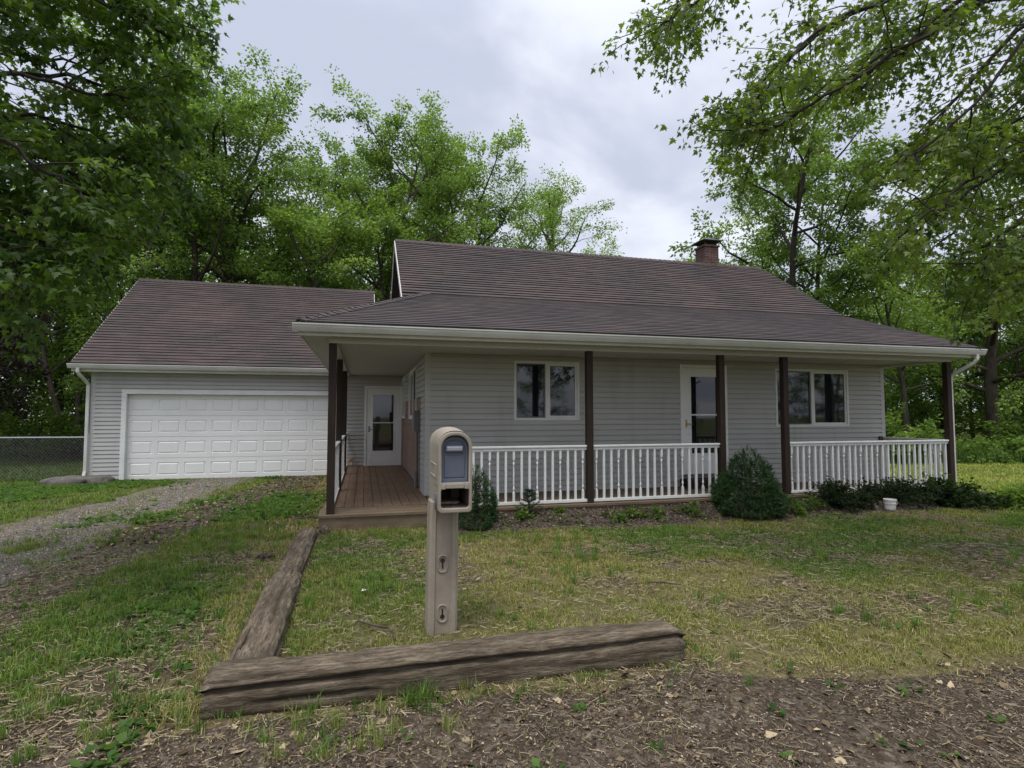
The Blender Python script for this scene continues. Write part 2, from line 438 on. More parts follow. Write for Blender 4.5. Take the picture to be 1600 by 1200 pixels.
def sheet(name, xs, lo, hi, n, mat, lift, label, along='x', rise=0):
    """a sheet lying just above the ground between two wavy edges"""
    T = np.linspace(0, 1, n)
    L, H = lo(xs), hi(xs)
    B = L[:, None] + (H - L)[:, None] * T[None, :]
    A = np.repeat(xs[:, None], n, 1)
    X, Y = (A, B) if along == 'x' else (B, A)
    edge = np.minimum(T, 1 - T)[None, :]
    Z = height(X, Y) + lift * sstep(0, 0.06, edge) - 0.02 * (1 - sstep(0, 0.03, edge))
    Z = Z + rise * sstep(0.15, 1, T)[None, :]
    V = np.stack([X, Y, Z], -1).reshape(-1, 3)
    a = len(xs)
    i = (np.arange(a - 1)[:, None] * n + np.arange(n - 1)[None, :]).ravel()
    F = np.stack([i, i + n, i + n + 1, i + 1], -1)
    if along != 'x': F = F[:, ::-1]
    o = link(name, np_mesh(name, V, F, mat, None, True))
    return tag(o, label, name.replace('_', ' '), kind='structure')
sheet('dirt_verge', np.arange(-14, 24, 0.1), lambda x: x * 0 - 3.0, verge_edge, 64, M['verge'], 0.012, 'bare brown soil shoulder in front of the timbers')
sheet('planting_bed', np.arange(1.1, 11.6, 0.08), lambda x: 7.75 - 0.035 * x + 0.5 * (fbm(x * 1.1, x * 0, 41) - 0.5), lambda x: x * 0 + 8.33, 14, M['mulch'], 0.02, 'dark mulched planting bed along the front of the porch', 'x', 0.15)
sheet('driveway', np.arange(-3.0, 15.9, 0.1), lambda y: track_a(y) - 1.1 + 0.7 * (fbm(y * 0.9, y * 0, 43) - 0.5), lambda y: track_a(y) + 0.78 + 0.6 * (fbm(y * 1.2, y * 0 + 3, 44) - 0.5), 26, M['gravel'], 0.012, 'grey gravel driveway track running up to the garage', 'y')
sheet('dirt_track', np.arange(3.5, 15.9, 0.1), lambda y: track_b(y) - 0.40 + 0.6 * (fbm(y * 0.9, y * 0, 45) - 0.5), lambda y: track_b(y) + 0.5 + 0.7 * (fbm(y * 1.2, y * 0 + 3, 46) - 0.5), 14, M['verge'], 0.012, 'brown wheel track of bare earth and old leaves beside the gravel', 'y')

# ------------------------------------------------------------------ house
YP, YW, YG = 8.45, 9.90, 15.98            # porch posts, front wall, garage wall
XL, XR = 1.05, 11.03                      # side walls of the house
DK = 0.22                                 # deck level
house = empty('house', (6.0, 9.9, 0.0), 'grey sided house with brown shingled roof, covered front porch and attached garage', 'house')

def siding(name, amap, a0, a1, z0, z1, holes, exp=0.1016, mat=None, m2=None, seed=1):
    """lapped siding; amap(a, out, z) -> point; out>0 is away from the wall"""
    mb = MB(); rng = random.Random(seed)
    n = int(math.ceil((z1 - z0) / exp))
    for k in range(n):
        c0 = z0 + k * exp; c1 = min(z1, c0 + exp)
        zs = sorted({c0, c1, *[z for h in holes for z in h[2:] if c0 < z < c1]})
        off = lambda z: 0.016 + 0.014 * (1 - (z - c0) / exp)
        for za, zb in zip(zs, zs[1:]):
            zm = (za + zb) / 2
            cuts = sorted((h[0], h[1]) for h in holes if h[2] < zm < h[3])
            iv = []; s = a0
            for p, q in cuts:
                if p > s: iv.append((s, p))
                s = max(s, q)
            if s < a1: iv.append((s, a1))
            prof = [(0.002, za), (0.030, za)] if za == c0 else [(off(za), za)]
            zg = c1 - 0.019
            if za < zg < zb: prof += [(off(zg), zg), (0.002, zg + 0.001), (0.002, zb)]
            elif za >= zg: prof = [(0.002, za), (0.002, zb)]
            else: prof += [(off(zb), zb)]
            for p, q in iv:
                m = max(1, int((q - p) / 0.6))
                for j in range(m):
                    u0, u1 = p + (q - p) * j / m, p + (q - p) * (j + 1) / m
                    for (oa, ya), (ob2, yb) in zip(prof, prof[1:]):
                        mb.face([amap(u0, oa, ya), amap(u1, oa, ya), amap(u1, ob2, yb), amap(u0, ob2, yb)])
    return part(name, mb, mat or M['siding'], house)
fy = lambda y: (lambda a, o, z: (a, y - o, z))
fx = lambda x: (lambda a, o, z: (x - o, a, z))
fxr = lambda x: (lambda a, o, z: (x + o, a, z))
W1 = (2.64, 3.90, 1.52, 2.60); W2 = (8.24, 10.08, 1.37, 2.57); DR = (6.02, 7.08, 0.44, 2.61)
GD = (-5.80, -0.72, -0.1, 2.20); ED = (0.02, 1.02, 0.2, 2.40)
WA = (11.6, 13.4, 1.52, 2.60); WB = (14.85, 15.9, 1.52, 2.60)
siding('front_wall', fy(YW), XL, XR, DK, 2.70, [W1, W2, DR], seed=1)
siding('side_wall', fx(XL), YW, YG, DK, 2.70, [WA, WB, (10.62, YG, DK, 1.95)], seed=2)
siding('right_wall', fxr(XR), YW, 18.5, 0.1, 2.72, [], seed=3)
siding('garage_wall', fy(YG), -6.45, XL, -0.06, 2.72, [GD, ED], seed=4)
siding('garage_side_wall', fx(-6.45), YG, 23.2, 0.0, 2.72, [], seed=5)
mb = MB(); mb.box(XL, XR, 18.45, 18.5, 0, 2.9); mb.box(-6.45, XL, 23.15, 23.2, 0, 2.72); part('rear_wall', mb, M['siding'], house)
mb = MB(); mb.box(XL + 0.002, XL + 0.3, YW + 0.05, YG, 0.02, DK); mb.box(XL + 0.1, XR - 0.05, YW + 0.05, YW + 0.2, 0.0, DK + 0.01); part('foundation', mb, M['greymetal'], house)
# bare sheathing below the side windows
mb = MB()
zz = [DK, 0.75, 1.05, 1.38, 1.66, 1.95]
for i, (p, q) in enumerate(zip(zz, zz[1:])):
    mb.box(XL - 0.006 - 0.002 * (i % 2), XL + 0.02, 10.64, YG - 0.005, p + 0.003, q - 0.003)
part('sheathing_panel', mb, M['sheath'], house)
# interior walls that keep the house dark inside
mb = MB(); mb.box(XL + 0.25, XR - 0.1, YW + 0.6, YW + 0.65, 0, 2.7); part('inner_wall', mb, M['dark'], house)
# corner boards
for x0, x1, y0, z0, z1, s0, s1 in ((XL - 0.022, XL + 0.075, YW, DK, 2.70, XL - 0.0222, XL - 0.002), (XR - 0.075, XR + 0.022, YW, DK, 2.70, XR + 0.002, XR + 0.0222), (-6.475, -6.375, YG, -0.06, 2.68, -6.4752, -6.452)):
    mb = MB(); xo, xi = (x0, x1) if s0 < (x0 + x1) / 2 else (x1, x0)
    # an L in plan, folded round the corner
    e = 0.022 if xo < xi else -0.022
    L_ = [(xo, y0 - .026), (xi, y0 - .026), (xi, y0 - .001), (xo + e, y0 - .001), (xo + e, y0 + .075), (xo, y0 + .075)]
    mb.prism(L_, lambda p: (p[0], p[1], z0), lambda p: (p[0], p[1], z1))
    part('corner_board', mb, M['trim'], house)
# --- gables
def prof(y): return 5.98 - abs(y - 14.2) * 0.666
mb = MB()
mb.prism([(10.4, 2.7), (18.45, 2.7), (18.45, prof(18.45) - 0.08), (14.2, 5.9), (10.4, prof(10.4) - 0.08)], lambda p: (XL, p[0], p[1]), lambda p: (XL + 0.05, p[0], p[1]))
part('gable', mb, M['siding'], house)
mb = MB()
mb.prism([(8.5, 2.7), (18.45, 2.7), (18.45, prof(18.45) - 0.08), (14.2, 5.9), (11.3, 3.96), (8.5, 2.95)], lambda p: (XR - 0.05, p[0], p[1]), lambda p: (XR, p[0], p[1]))
part('gable', mb, M['siding'], house)
for x in (-6.45, 0.17):
    mb = MB(); mb.prism([(YG + 0.02, 2.72), (23.18, 2.72), (19.58, 5.68)], lambda p: (x, p[0], p[1]), lambda p: (x + 0.05, p[0], p[1]))
    part('garage_gable', mb, M['siding'], house)

# --- roofs in real shingle courses
def shingles(name, P0, du, dv, L, a0, a1, mats, exp=0.142, lift=0.022, seed=0, seg=0.31, parent=None, thick=0.05):
    """P0 eave corner, du along the eave, dv up the slope (unit), L slope length, a0(v), a1(v) ends of each course"""
    P0, du, dv = Vector(P0), Vector(du).normalized(), Vector(dv).normalized()
    nn = du.cross(dv).normalized()
    if nn.z < 0: nn = -nn
    mb = MB(); rng = random.Random(seed)
    n = int(math.ceil(L / exp)); ph = rng.random() * 9
    wob = lambda a, k: 0.010 * math.sin(a * 1.7 + k * 2.1 + ph) + 0.007 * math.sin(a * 5.3 + k * 1.3)
    for k in range(n):
        v0 = k * exp; v1 = min(L, v0 + exp)
        s, e = a0((v0 + v1) / 2), a1((v0 + v1) / 2)
        if e - s < 0.02: continue
        # tab ends follow the brick texture: half-tab shift on every other course
        off = (k % 2) * 0.155
        cuts = [s] + [c * seg + off for c in range(int((s - off) / seg) - 1, int((e - off) / seg) + 2) if s + 0.02 < c * seg + off < e - 0.02] + [e]
        for p, q in zip(cuts, cuts[1:]):
            h = lift * (0.92 + 0.16 * rng.random()); dd = rng.uniform(-0.0015, 0.0015)
            def pt(a, v, o): return P0 + du * a + dv * v + nn * o
            w0, w1 = (wob(p, k) + dd, wob(q, k) + dd) if k else (0, 0)
            A, B = pt(p, v0 + w0, h), pt(q, v0 + w1, h)
            C, E = pt(q, v1 + 0.012, 0.002), pt(p, v1 + 0.012, 0.002)
            A2, B2 = pt(p, v0 + w0, -0.004), pt(q, v0 + w1, -0.004)
            mb.face([A, B, C, E], 0, [(p, v0), (q, v0), (q, v1), (p, v1)])
            mb.face([A2, B2, B, A], 1, [(p, v0)] * 4)
    # deck board under the courses
    lo, hi = (a0(0), a1(0)), (a0(L), a1(L))
    q = [P0 + du * lo[0], P0 + du * lo[1], P0 + du * hi[1] + dv * L, P0 + du * hi[0] + dv * L]
    q1 = [p - nn * 0.006 for p in q]; q2 = [p - nn * thick for p in q]
    mb.face(q1, 1, [(0, 0)] * 4); mb.face(list(reversed(q2)), 1, [(0, 0)] * 4)
    for i in range(4):
        j = (i + 1) % 4
        mb.face([q2[i], q2[j], q1[j], q1[i]], 1, [(0, 0)] * 4)
    return part(name, mb, mats, parent or house)
SH = [M['shingle'], M['edge']]; SHL = [M['shingle_low'], M['edge']]
S_MAIN = Vector((0, 2.9, 1.93)).normalized(); L_MAIN = math.hypot(2.9, 1.93)
roof = shingles('main_roof', (0, 11.3, 4.05), (1, 0, 0), S_MAIN, L_MAIN, lambda v: 0.70, lambda v: 11.46, SH, seed=1)
shingles('main_roof', (0, 10.45, 3.484), (1, 0, 0), S_MAIN, 1.02, lambda v: 0.70, lambda v: 1.3, SH, seed=1)
mb = MB(); mb.prism([(14.2, 5.98), (18.9, 2.85), (18.9, 2.80), (14.2, 5.92)], lambda p: (0.70, p[0], p[1]), lambda p: (11.46, p[0], p[1])); part('rear_roof', mb, M['shingle'], house)
S_LOW = Vector((0, 3.18, 1.15)).normalized(); L_LOW = math.hypot(3.18, 1.15)
shingles('porch_roof', (0, 8.12, 2.90), (1, 0, 0), S_LOW, L_LOW, lambda v: -0.90 + v / L_LOW * 2.08, lambda v: 11.50, SHL, seed=2, lift=0.013)
S_SID = Vector((2.08, 0, 1.15)).normalized(); L_SID = math.hypot(2.08, 1.15)
shingles('porch_roof', (-0.90, 8.12, 2.90), (0, 1, 0), S_SID, L_SID, lambda v: v / L_SID * 3.18, lambda v: 8.0, SHL, seed=3)
S_GAR = Vector((0, 4.0, 2.94)).normalized(); L_GAR = math.hypot(4.0, 2.94)
shingles('garage_roof', (0, 15.60, 2.85), (1, 0, 0), S_GAR, L_GAR, lambda v: -6.78, lambda v: 0.28, SH, seed=4)
mb = MB(); mb.prism([(19.6, 5.79), (23.6, 2.85), (23.6, 2.80), (19.6, 5.73)], lambda p: (-6.78, p[0], p[1]), lambda p: (0.28, p[0], p[1])); part('garage_rear_roof', mb, M['shingle'], house)
# ridge and hip caps: overlapping bent pieces
def caps(name, A, B, wl_, wr_, step=0.15, lift=0.02):
    A, B = Vector(A), Vector(B); d = (B - A); n = int(d.length / step); d.normalize()
    mb = MB(); wl_, wr_ = Vector(wl_), Vector(wr_)
    rng = random.Random(5)
    for i in range(n):
        p = A + d * (i * step); q = p + d * (step + 0.05)
        u0 = Vector((0, 0, lift + 0.012 + 0.006 * rng.random())); u1 = Vector((0, 0, lift))
        P = [p + wl_ + u0, p + u0 + Vector((0, 0, 0.012)), p + wr_ + u0]; Q = [q + wl_ + u1, q + u1 + Vector((0, 0, 0.012)), q + wr_ + u1]
        for k in (0, 1):
            mb.face([P[k], P[k + 1], Q[k + 1], Q[k]], 0, [(i * .31, 0.02), (i * .31 + .3, 0.02), (i * .31 + .3, .12), (i * .31, .12)])
        dn = Vector((0, 0, -0.022))
        for k in (0, 1): mb.face([P[k] + dn, P[k + 1] + dn, P[k + 1], P[k]], 1, [(0, 0)] * 4)
        for X, Y in ((P[0], Q[0]), (Q[2], P[2])): mb.face([X, Y, Y + dn, X + dn], 1, [(0, 0)] * 4)
    return part(name, mb, SH, house)
caps('ridge_cap', (0.70, 14.2, 5.98), (11.46, 14.2, 5.98), (0, -0.13, -0.087), (0, 0.13, -0.087))
caps('ridge_cap', (-6.78, 19.6, 5.79), (0.28, 19.6, 5.79), (0, -0.13, -0.095), (0, 0.13, -0.095))
caps('hip_cap', (-0.88, 8.15, 2.90), (1.18, 11.3, 4.05), (0.10, -0.075, -0.03), (-0.085, 0.10, -0.04))
# rake boards
def rake(mb, x0, x1, y0, z0, y1, z1, h=0.14, up=-0.005):
    mb.prism([(y0, z0 + up), (y1, z1 + up), (y1, z1 - h), (y0, z0 - h)], lambda p: (x0, p[0], p[1]), lambda p: (x1, p[0], p[1]))
for q in ((0.68, 0.70, 10.5, 3.50, 14.2, 5.98), (0.68, 0.70, 14.2, 5.98, 18.9, 2.85), (11.46, 11.48, 11.3, 4.05, 14.2, 5.98), (11.46, 11.48, 14.2, 5.98, 18.9, 2.85),
          (11.50, 11.52, 8.19, 2.92, 11.28, 4.04), (-6.80, -6.78, 15.72, 2.93, 19.6, 5.79), (-6.80, -6.78, 19.6, 5.79, 23.6, 2.85), (0.28, 0.30, 15.7, 2.93, 19.6, 5.79), (0.28, 0.30, 19.6, 5.79, 23.6, 2.85)):
    mb = MB(); rake(mb, *q); part('rake_board', mb, M['gutter'], house)
# fascia, soffits, ceiling, beam
mb = MB()
mb.box(-0.86, 11.50, 8.17, 8.195, 2.715, 2.875); mb.box(-0.885, -0.86, 8.17, 15.62, 2.715, 2.89)
mb.box(-6.78, -0.89, 15.66, 15.685, 2.655, 2.82)
part('fascia', mb, M['gutter'], house)
mb = MB()
mb.box(-0.86, 11.50, 8.195, 8.395, 2.728, 2.738); mb.box(-0.86, -0.50, 8.395, 15.95, 2.729, 2.739)
mb.box(11.06, 11.50, 8.395, YW + 8, 2.727, 2.737)
mb.box(-6.78, -0.86, 15.685, YG, 2.668, 2.678)
for x in np.arange(-6.6, -0.9, 0.3): pass
part('soffit', mb, M['soffit'], house)
mb = MB(); mb.box(-0.40, XR, 8.50, YW, 2.700, 2.712); mb.box(-0.40, XL, YW, YG, 2.7005, 2.7125)
for x in np.arange(0.9, 11, 1.22): mb.box(x, x + 0.02, 8.51, YW - 0.01, 2.694, 2.700)
part('porch_ceiling', mb, M['soffit'], house)
mb = MB(); mb.box(-0.495, 11.06, 8.395, 8.50, 2.645, 2.79); mb.box(-0.4955, -0.385, 8.50, 15.90, 2.6455, 2.79); mb.box(10.95, 11.0605, 8.50, YW - 0.03, 2.6455, 2.79)
part('porch_beam', mb, M['soffit'], house)
# gutters
GP = [(0, 0), (0, -.020), (.012, -.026), (.014, -.05), (.030, -.085), (.045, -.112), (.112, -.112), (.112, -.012), (.014, -.012), (.014, 0)]
def gutter(x0, x1, y, z):
    mb = MB()
    mb.prism(GP, lambda p: (x0, y + p[0], z + p[1]), lambda p: (x1, y + p[0], z + p[1]))
    return part('gutter', mb, M['gutter'], house)
gutter(-0.955, 11.53, 8.055, 2.872)
gutter(-6.83, -0.90, 15.545, 2.835)
def pipe(name, pts, w, d, mat):
    """rectangular downspout through points"""
    mb = MB(); V = [Vector(p) for p in pts]; rings = []
    for i, p in enumerate(V):
        t = (V[min(i + 1, len(V) - 1)] - V[max(i - 1, 0)]).normalized()
        s = Vector((1, 0, 0)); s = (s - t * s.dot(t)); s = s.normalized() if s.length > 0.2 else Vector((0, 1, 0))
        b = t.cross(s).normalized()
        rings.append([p + s * w * a + b * d * c for a, c in ((-1, -.7), (-.7, -1), (.7, -1), (1, -.7), (1, .7), (.7, 1), (-.7, 1), (-1, .7))])
    for r0, r1 in zip(rings, rings[1:]):
        for k in range(8): mb.face([r0[k], r0[(k + 1) % 8], r1[(k + 1) % 8], r1[k]])
    mb.face(rings[0]); mb.face(rings[-1])
    return part(name, mb, mat, house)
pipe('downspout', [(11.33, 8.11, 2.77), (11.33, 8.115, 2.68), (11.31, 8.16, 2.61), (11.16, 8.38, 2.44), (11.11, 8.45, 2.37), (11.105, 8.46, 2.28), (11.105, 8.46, 0.25), (11.12, 8.40, 0.13)], 0.034, 0.028, M['gutter'])
pipe('downspout', [(-6.62, 15.60, 2.74), (-6.62, 15.605, 2.64), (-6.60, 15.65, 2.57), (-6.53, 15.84, 2.42), (-6.51, 15.90, 2.34), (-6.51, 15.905, 2.2), (-6.51, 15.905, 0.25), (-6.52, 15.86, 0.12)], 0.036, 0.028, M['gutter'])

# --- deck
mb = MB(); rng = random.Random(3)
for x in np.arange(-0.56, XL - 0.05, 0.145):
    ys = [8.985, 8.985 + rng.uniform(1.2, 3.2), 8.985 + rng.uniform(4.0, 5.6), YG - 0.01]
    for a, b in zip(ys, ys[1:]):
        dz = rng.uniform(-0.004, 0.003)
        mb.box(x, min(x + 0.138, XL - 0.002), a + 0.003, b - 0.003, DK - 0.035 + dz, DK + dz)
part('deck_boards', mb, M['deck'], house)
mb = MB()
for k, y in enumerate(np.arange(8.315, 9.88, 0.152)):
    xs = [-0.60] + [(-0.60 + q) for q in ((3.4, 7.2, 10.0) if k % 2 else (2.1, 5.6, 9.2))] + [11.10]
    for a, b in zip(xs, xs[1:]):
        if y > 8.9: a = max(a, XL - 0.01)
        if b <= a: continue
        dz = rng.uniform(-0.004, 0.003)
        mb.box(a + 0.002, b - 0.002, y, min(y + 0.146, YW - 0.002), DK - 0.035 + dz, DK + dz)
part('deck_boards', mb, M['deckx'], house)
mb = MB(); mb.box(-0.585, 11.085, 8.335, 8.375, 0.0, DK - 0.037); mb.box(-0.585, -0.545, 8.375, YG - 0.02, 0.0, DK - 0.037); mb.box(11.045, 11.085, 8.375, YW, 0.0, DK - 0.037)
part('deck_skirt', mb, M['deckx'], house)
# --- posts
def post(x, y, z0=DK):
    mb = MB(); mb.box(x - 0.053, x + 0.053, y - 0.053, y + 0.053, z0, 2.645)
    return part('porch_post', mb, M['post'], house, bevel=0.006)
for x in (-0.44, 3.505, 5.935, 7.23, 11.0): post(x, YP)
for y in (10.95, 13.9): post(-0.44, y)
# --- railings
ZT, ZB = 1.135, 0.262
def bal_mesh(turned):
    mb = MB(); w = 0.0165
    z0, z1 = ZB + 0.02, ZT - 0.075
    if not turned:
        mb.box(-w, w, -w, w, z0, z1); return mb.mesh('baluster', M['white'])
    h = z1 - z0
    mb.box(-w, w, -w, w, z0, z0 + 0.17 * h); mb.box(-w, w, -w, w, z1 - 0.17 * h, z1)
    zs = [.17, .19, .20, .22, .24, .27, .30, .36, .5, .64, .70, .73, .76, .78, .80, .81, .83]
    rs = [1.0, .95, .55, .5, 1.0, 1.0, .55, .68, .82, .68, .55, 1.0, 1.0, .5, .55, .95, 1.0]
    mb.tube([(0, 0, z0 + a * h) for a in zs], [r * w for r in rs], 8)
    return mb.mesh('baluster', M['white'])
B_PLAIN, B_TURN = bal_mesh(False), bal_mesh(True)
def railing(ax, c, s, e, n, first=1, endpost=False, sag=0.0):
    """ax 'x' or 'y': rail runs along that axis at the constant c of the other, from s to e, n balusters"""
    g = (lambda a, b, p, q: (a, b, c + p, c + q)) if ax == 'x' else (lambda a, b, p, q: (c + p, c + q, a, b))
    mb = MB(); mb.box(*g(s, e, -0.038, 0.038), ZT - 0.03, ZT); mb.box(*g(s, e, -0.022, 0.022), ZT - 0.075, ZT - 0.05)
    mb.box(*g(s + .001, e - .001, -0.012, 0.012), ZT - 0.05, ZT - 0.03)
    root = part('porch_railing', mb, M['white'], house, bevel=0.005)
    mb = MB(); mb.box(*g(s, e, -0.026, 0.026), ZB - 0.02, ZB + 0.02)
    o = link('bottom_rail', mb.mesh('bottom_rail', M['white'])); o.parent = root
    for i in range(n):
        t = s + (e - s) * (i + 0.5) / n
        b = link('baluster', B_TURN if (i + first) % 3 == 0 else B_PLAIN); b.parent = root
        b.location = (t, c, 0) if ax == 'x' else (c, t, 0)
        b.rotation_euler = (0, 0, random.uniform(-0.03, 0.03))
    if endpost:
        mb = MB(); mb.box(*g(s - 0.045, s, -0.04, 0.04), DK, ZT + 0.02)
        o = link('end_post', mb.mesh('end_post', M['white'])); o.parent = root
railing('x', YP, 1.30, 3.452, 17, 2, True)
railing('x', YP, 3.558, 5.882, 18, 0)
railing('x', YP, 7.283, 10.947, 29, 0)
railing('y', 11.0, 8.503, 9.86, 11, 1)
railing('y', -0.44, 8.503, 10.897, 18, 1)
railing('y', -0.44, 11.003, 13.847, 21, 1)
railing('y', -0.44, 13.953, 15.93, 15, 1)
mb = MB(); mb.box(10.86, 10.94, 9.84, 9.885, 1.06, 1.15); part('rail_bracket', mb, M['dark'], house)

# --- windows
def window(mp, a0, a1, z0, z1, slider=True):
    """mp(a, out, z); white outer casing, sliding sash on the right, screened pane on the left"""
    def bx(mb, p, q, za, zb, o0, o1):
        P = [mp(p, o0, za), mp(q, o1, zb)]
        lo = [min(P[0][i], P[1][i]) for i in range(3)]; hi = [max(P[0][i], P[1][i]) for i in range(3)]
        mb.box(lo[0], hi[0], lo[1], hi[1], lo[2], hi[2])
    def ringbox(mb, p, q, za, zb, w, o0, o1):
        bx(mb, p, p + w, za, zb, o0, o1); bx(mb, q - w, q, za, zb, o0, o1)
        bx(mb, p + w, q - w, zb - w, zb, o0, o1); bx(mb, p + w, q - w, za, za + w, o0, o1)
    mb = MB(); ringbox(mb, a0 - 0.004, a1 + 0.004, z0 - 0.004, z1 + 0.004, 0.045, -0.05, 0.034)
    fr = part('window', mb, M['white'], house, bevel=0.004)
    i0, i1, k0, k1 = a0 + 0.041, a1 - 0.041, z0 + 0.041, z1 - 0.041
    am = (i0 + i1) / 2
    mb = MB(); bx(mb, am - 0.03, am + 0.022, k0, k1, -0.03, 0.018); ringbox(mb, am + 0.022, i1, k0, k1, 0.04, -0.03, 0.012)
    p = part('sash', mb, M['white'], None, bevel=0.003); p.parent = fr
    mb = MB(); ringbox(mb, i0, am - 0.03, k0, k1, 0.022, -0.03, 0.0)
    p = part('screen_frame', mb, M['greymetal'], None); p.parent = fr
    for q0, q1, o in ((i0, am - 0.02, -0.02), (am + 0.03, i1, -0.008)):
        mb = MB(); mb.face([mp(q0, o, k0), mp(q1, o, k0), mp(q1, o, k1), mp(q0, o, k1)])
        mb.face([mp(q0, o - .012, k0), mp(q0, o - .012, k1), mp(q1, o - .012, k1), mp(q1, o - .012, k0)])
        p = part('pane', mb, M['glass'], None); p.parent = fr
window(fy(YW), *W1); window(fy(YW), *W2)
window(fx(XL), *WA); window(fx(XL), *WB)

# --- doors
def storm_door(name, y, a0, a1, z0, z1, handle_mat, knobside, cut):
    cw = 0.06
    mb = MB()
    mb.box(a0, a0 + cw, y - 0.04, y + 0.05, z0, z1); mb.box(a1 - cw, a1, y - 0.04, y + 0.05, z0, z1); mb.box(a0 + cw, a1 - cw, y - 0.04, y + 0.05, z1 - cw, z1)
    fr = part(name, mb, M['door_white'], house, bevel=0.004)
    p0, p1, q0, q1 = a0 + cw + 0.006, a1 - cw - 0.006, z0 + 0.012, z1 - cw - 0.006
    st = 0.145 if cut is None else cut
    g0, g1 = q0 + 0.46 * (q1 - q0) - 0.30 * (q1 - q0) + 0.06, q1 - 0.16
    gm = (g0 + g1) / 2
    mb = MB(); yo, yi = y - 0.026, y + 0.02
    mb.box(p0, p0 + st, yo, yi, q0, q1); mb.box(p1 - st, p1, yo, yi, q0, q1)
    mb.box(p0 + st, p1 - st, yo, yi, g1, q1); mb.box(p0 + st, p1 - st, yo, yi, q0, g0)
    # moulding round the glass and the middle bar
    for (x0, x1, zA, zB) in ((p0 + st - .02, p0 + st + .012, g0 - .02, g1 + .02), (p1 - st - .012, p1 - st + .02, g0 - .02, g1 + .02)):
        mb.box(x0, x1, yo - 0.008, yo + 0.002, zA, zB)
    mb.box(p0 + st + .012, p1 - st - .012, yo - 0.008, yo + 0.002, g1 - .012, g1 + .02); mb.box(p0 + st + .012, p1 - st - .012, yo - 0.008, yo + 0.002, g0 - .03, g0 + .012)
    mb.box(p0 + st + .012, p1 - st - .012, yo - 0.004, yi - 0.01, gm - 0.014, gm + 0.014)
    d = part('door_leaf', mb, M['door_white'], None); d.parent = fr
    for za, zb, dy in ((g0, gm - 0.014, 0.004), (gm + 0.014, g1, -0.004)):
        mb = MB(); mb.box(p0 + st - .005, p1 - st + .005, y - 0.006 + dy, y - 0.001 + dy, za, zb); p = part('pane', mb, M['glass'], None); p.parent = fr
    mb = MB(); kz0, kz1 = q0 + 0.09, g0 - 0.09; kx0, kx1 = p0 + st - 0.05, p1 - st + 0.05
    for b in ((kx0, kx0 + .02, kz0, kz1), (kx1 - .02, kx1, kz0, kz1), (kx0 + .02, kx1 - .02, kz0, kz0 + .02), (kx0 + .02, kx1 - .02, kz1 - .02, kz1)):
        mb.box(b[0], b[1], yo - 0.010, yo + 0.001, b[2], b[3])
    p = part('kick_panel', mb, M['door_white'], None); p.parent = fr
    hx = p0 + 0.06; hz = z0 + 0.46 * (z1 - z0)
    mb = MB(); mb.box(hx - 0.018, hx + 0.018, yo - 0.008, yo + 0.001, hz - 0.075, hz + 0.085)
    mb.tube([(hx, yo - 0.004, hz), (hx, yo - 0.045, hz), (hx + 0.05, yo - 0.055, hz - 0.003), (hx + 0.11, yo - 0.052, hz - 0.008)], [0.011, 0.011, 0.010, 0.008], 8)
    p = part('handle', mb, handle_mat, None, bevel=0.003); p.parent = fr
    mb = MB(); mb.box(a0 + cw, a1 - cw, y - 0.07, y + 0.02, z0 - 0.035, z0); p = part('threshold', mb, M['brass'] if handle_mat is M['greymetal'] else M['greymetal'], None); p.parent = fr
    mb = MB(); mb.box(a0 + cw, a1 - cw, y + 0.03, y + 0.05, z0, z1 - cw); p = part('inner_door', mb, M['dark'], None); p.parent = fr
storm_door('entry_door', YG, *ED, M['greymetal'], 0, None)
storm_door('front_door', YW, *DR, M['brass'], 0, 0.16)
mb = MB(); mb.box(5.98, 7.12, 9.50, 9.86, DK + 0.002, DK + 0.16); part('door_step', mb, M['post'], house, bevel=0.01)
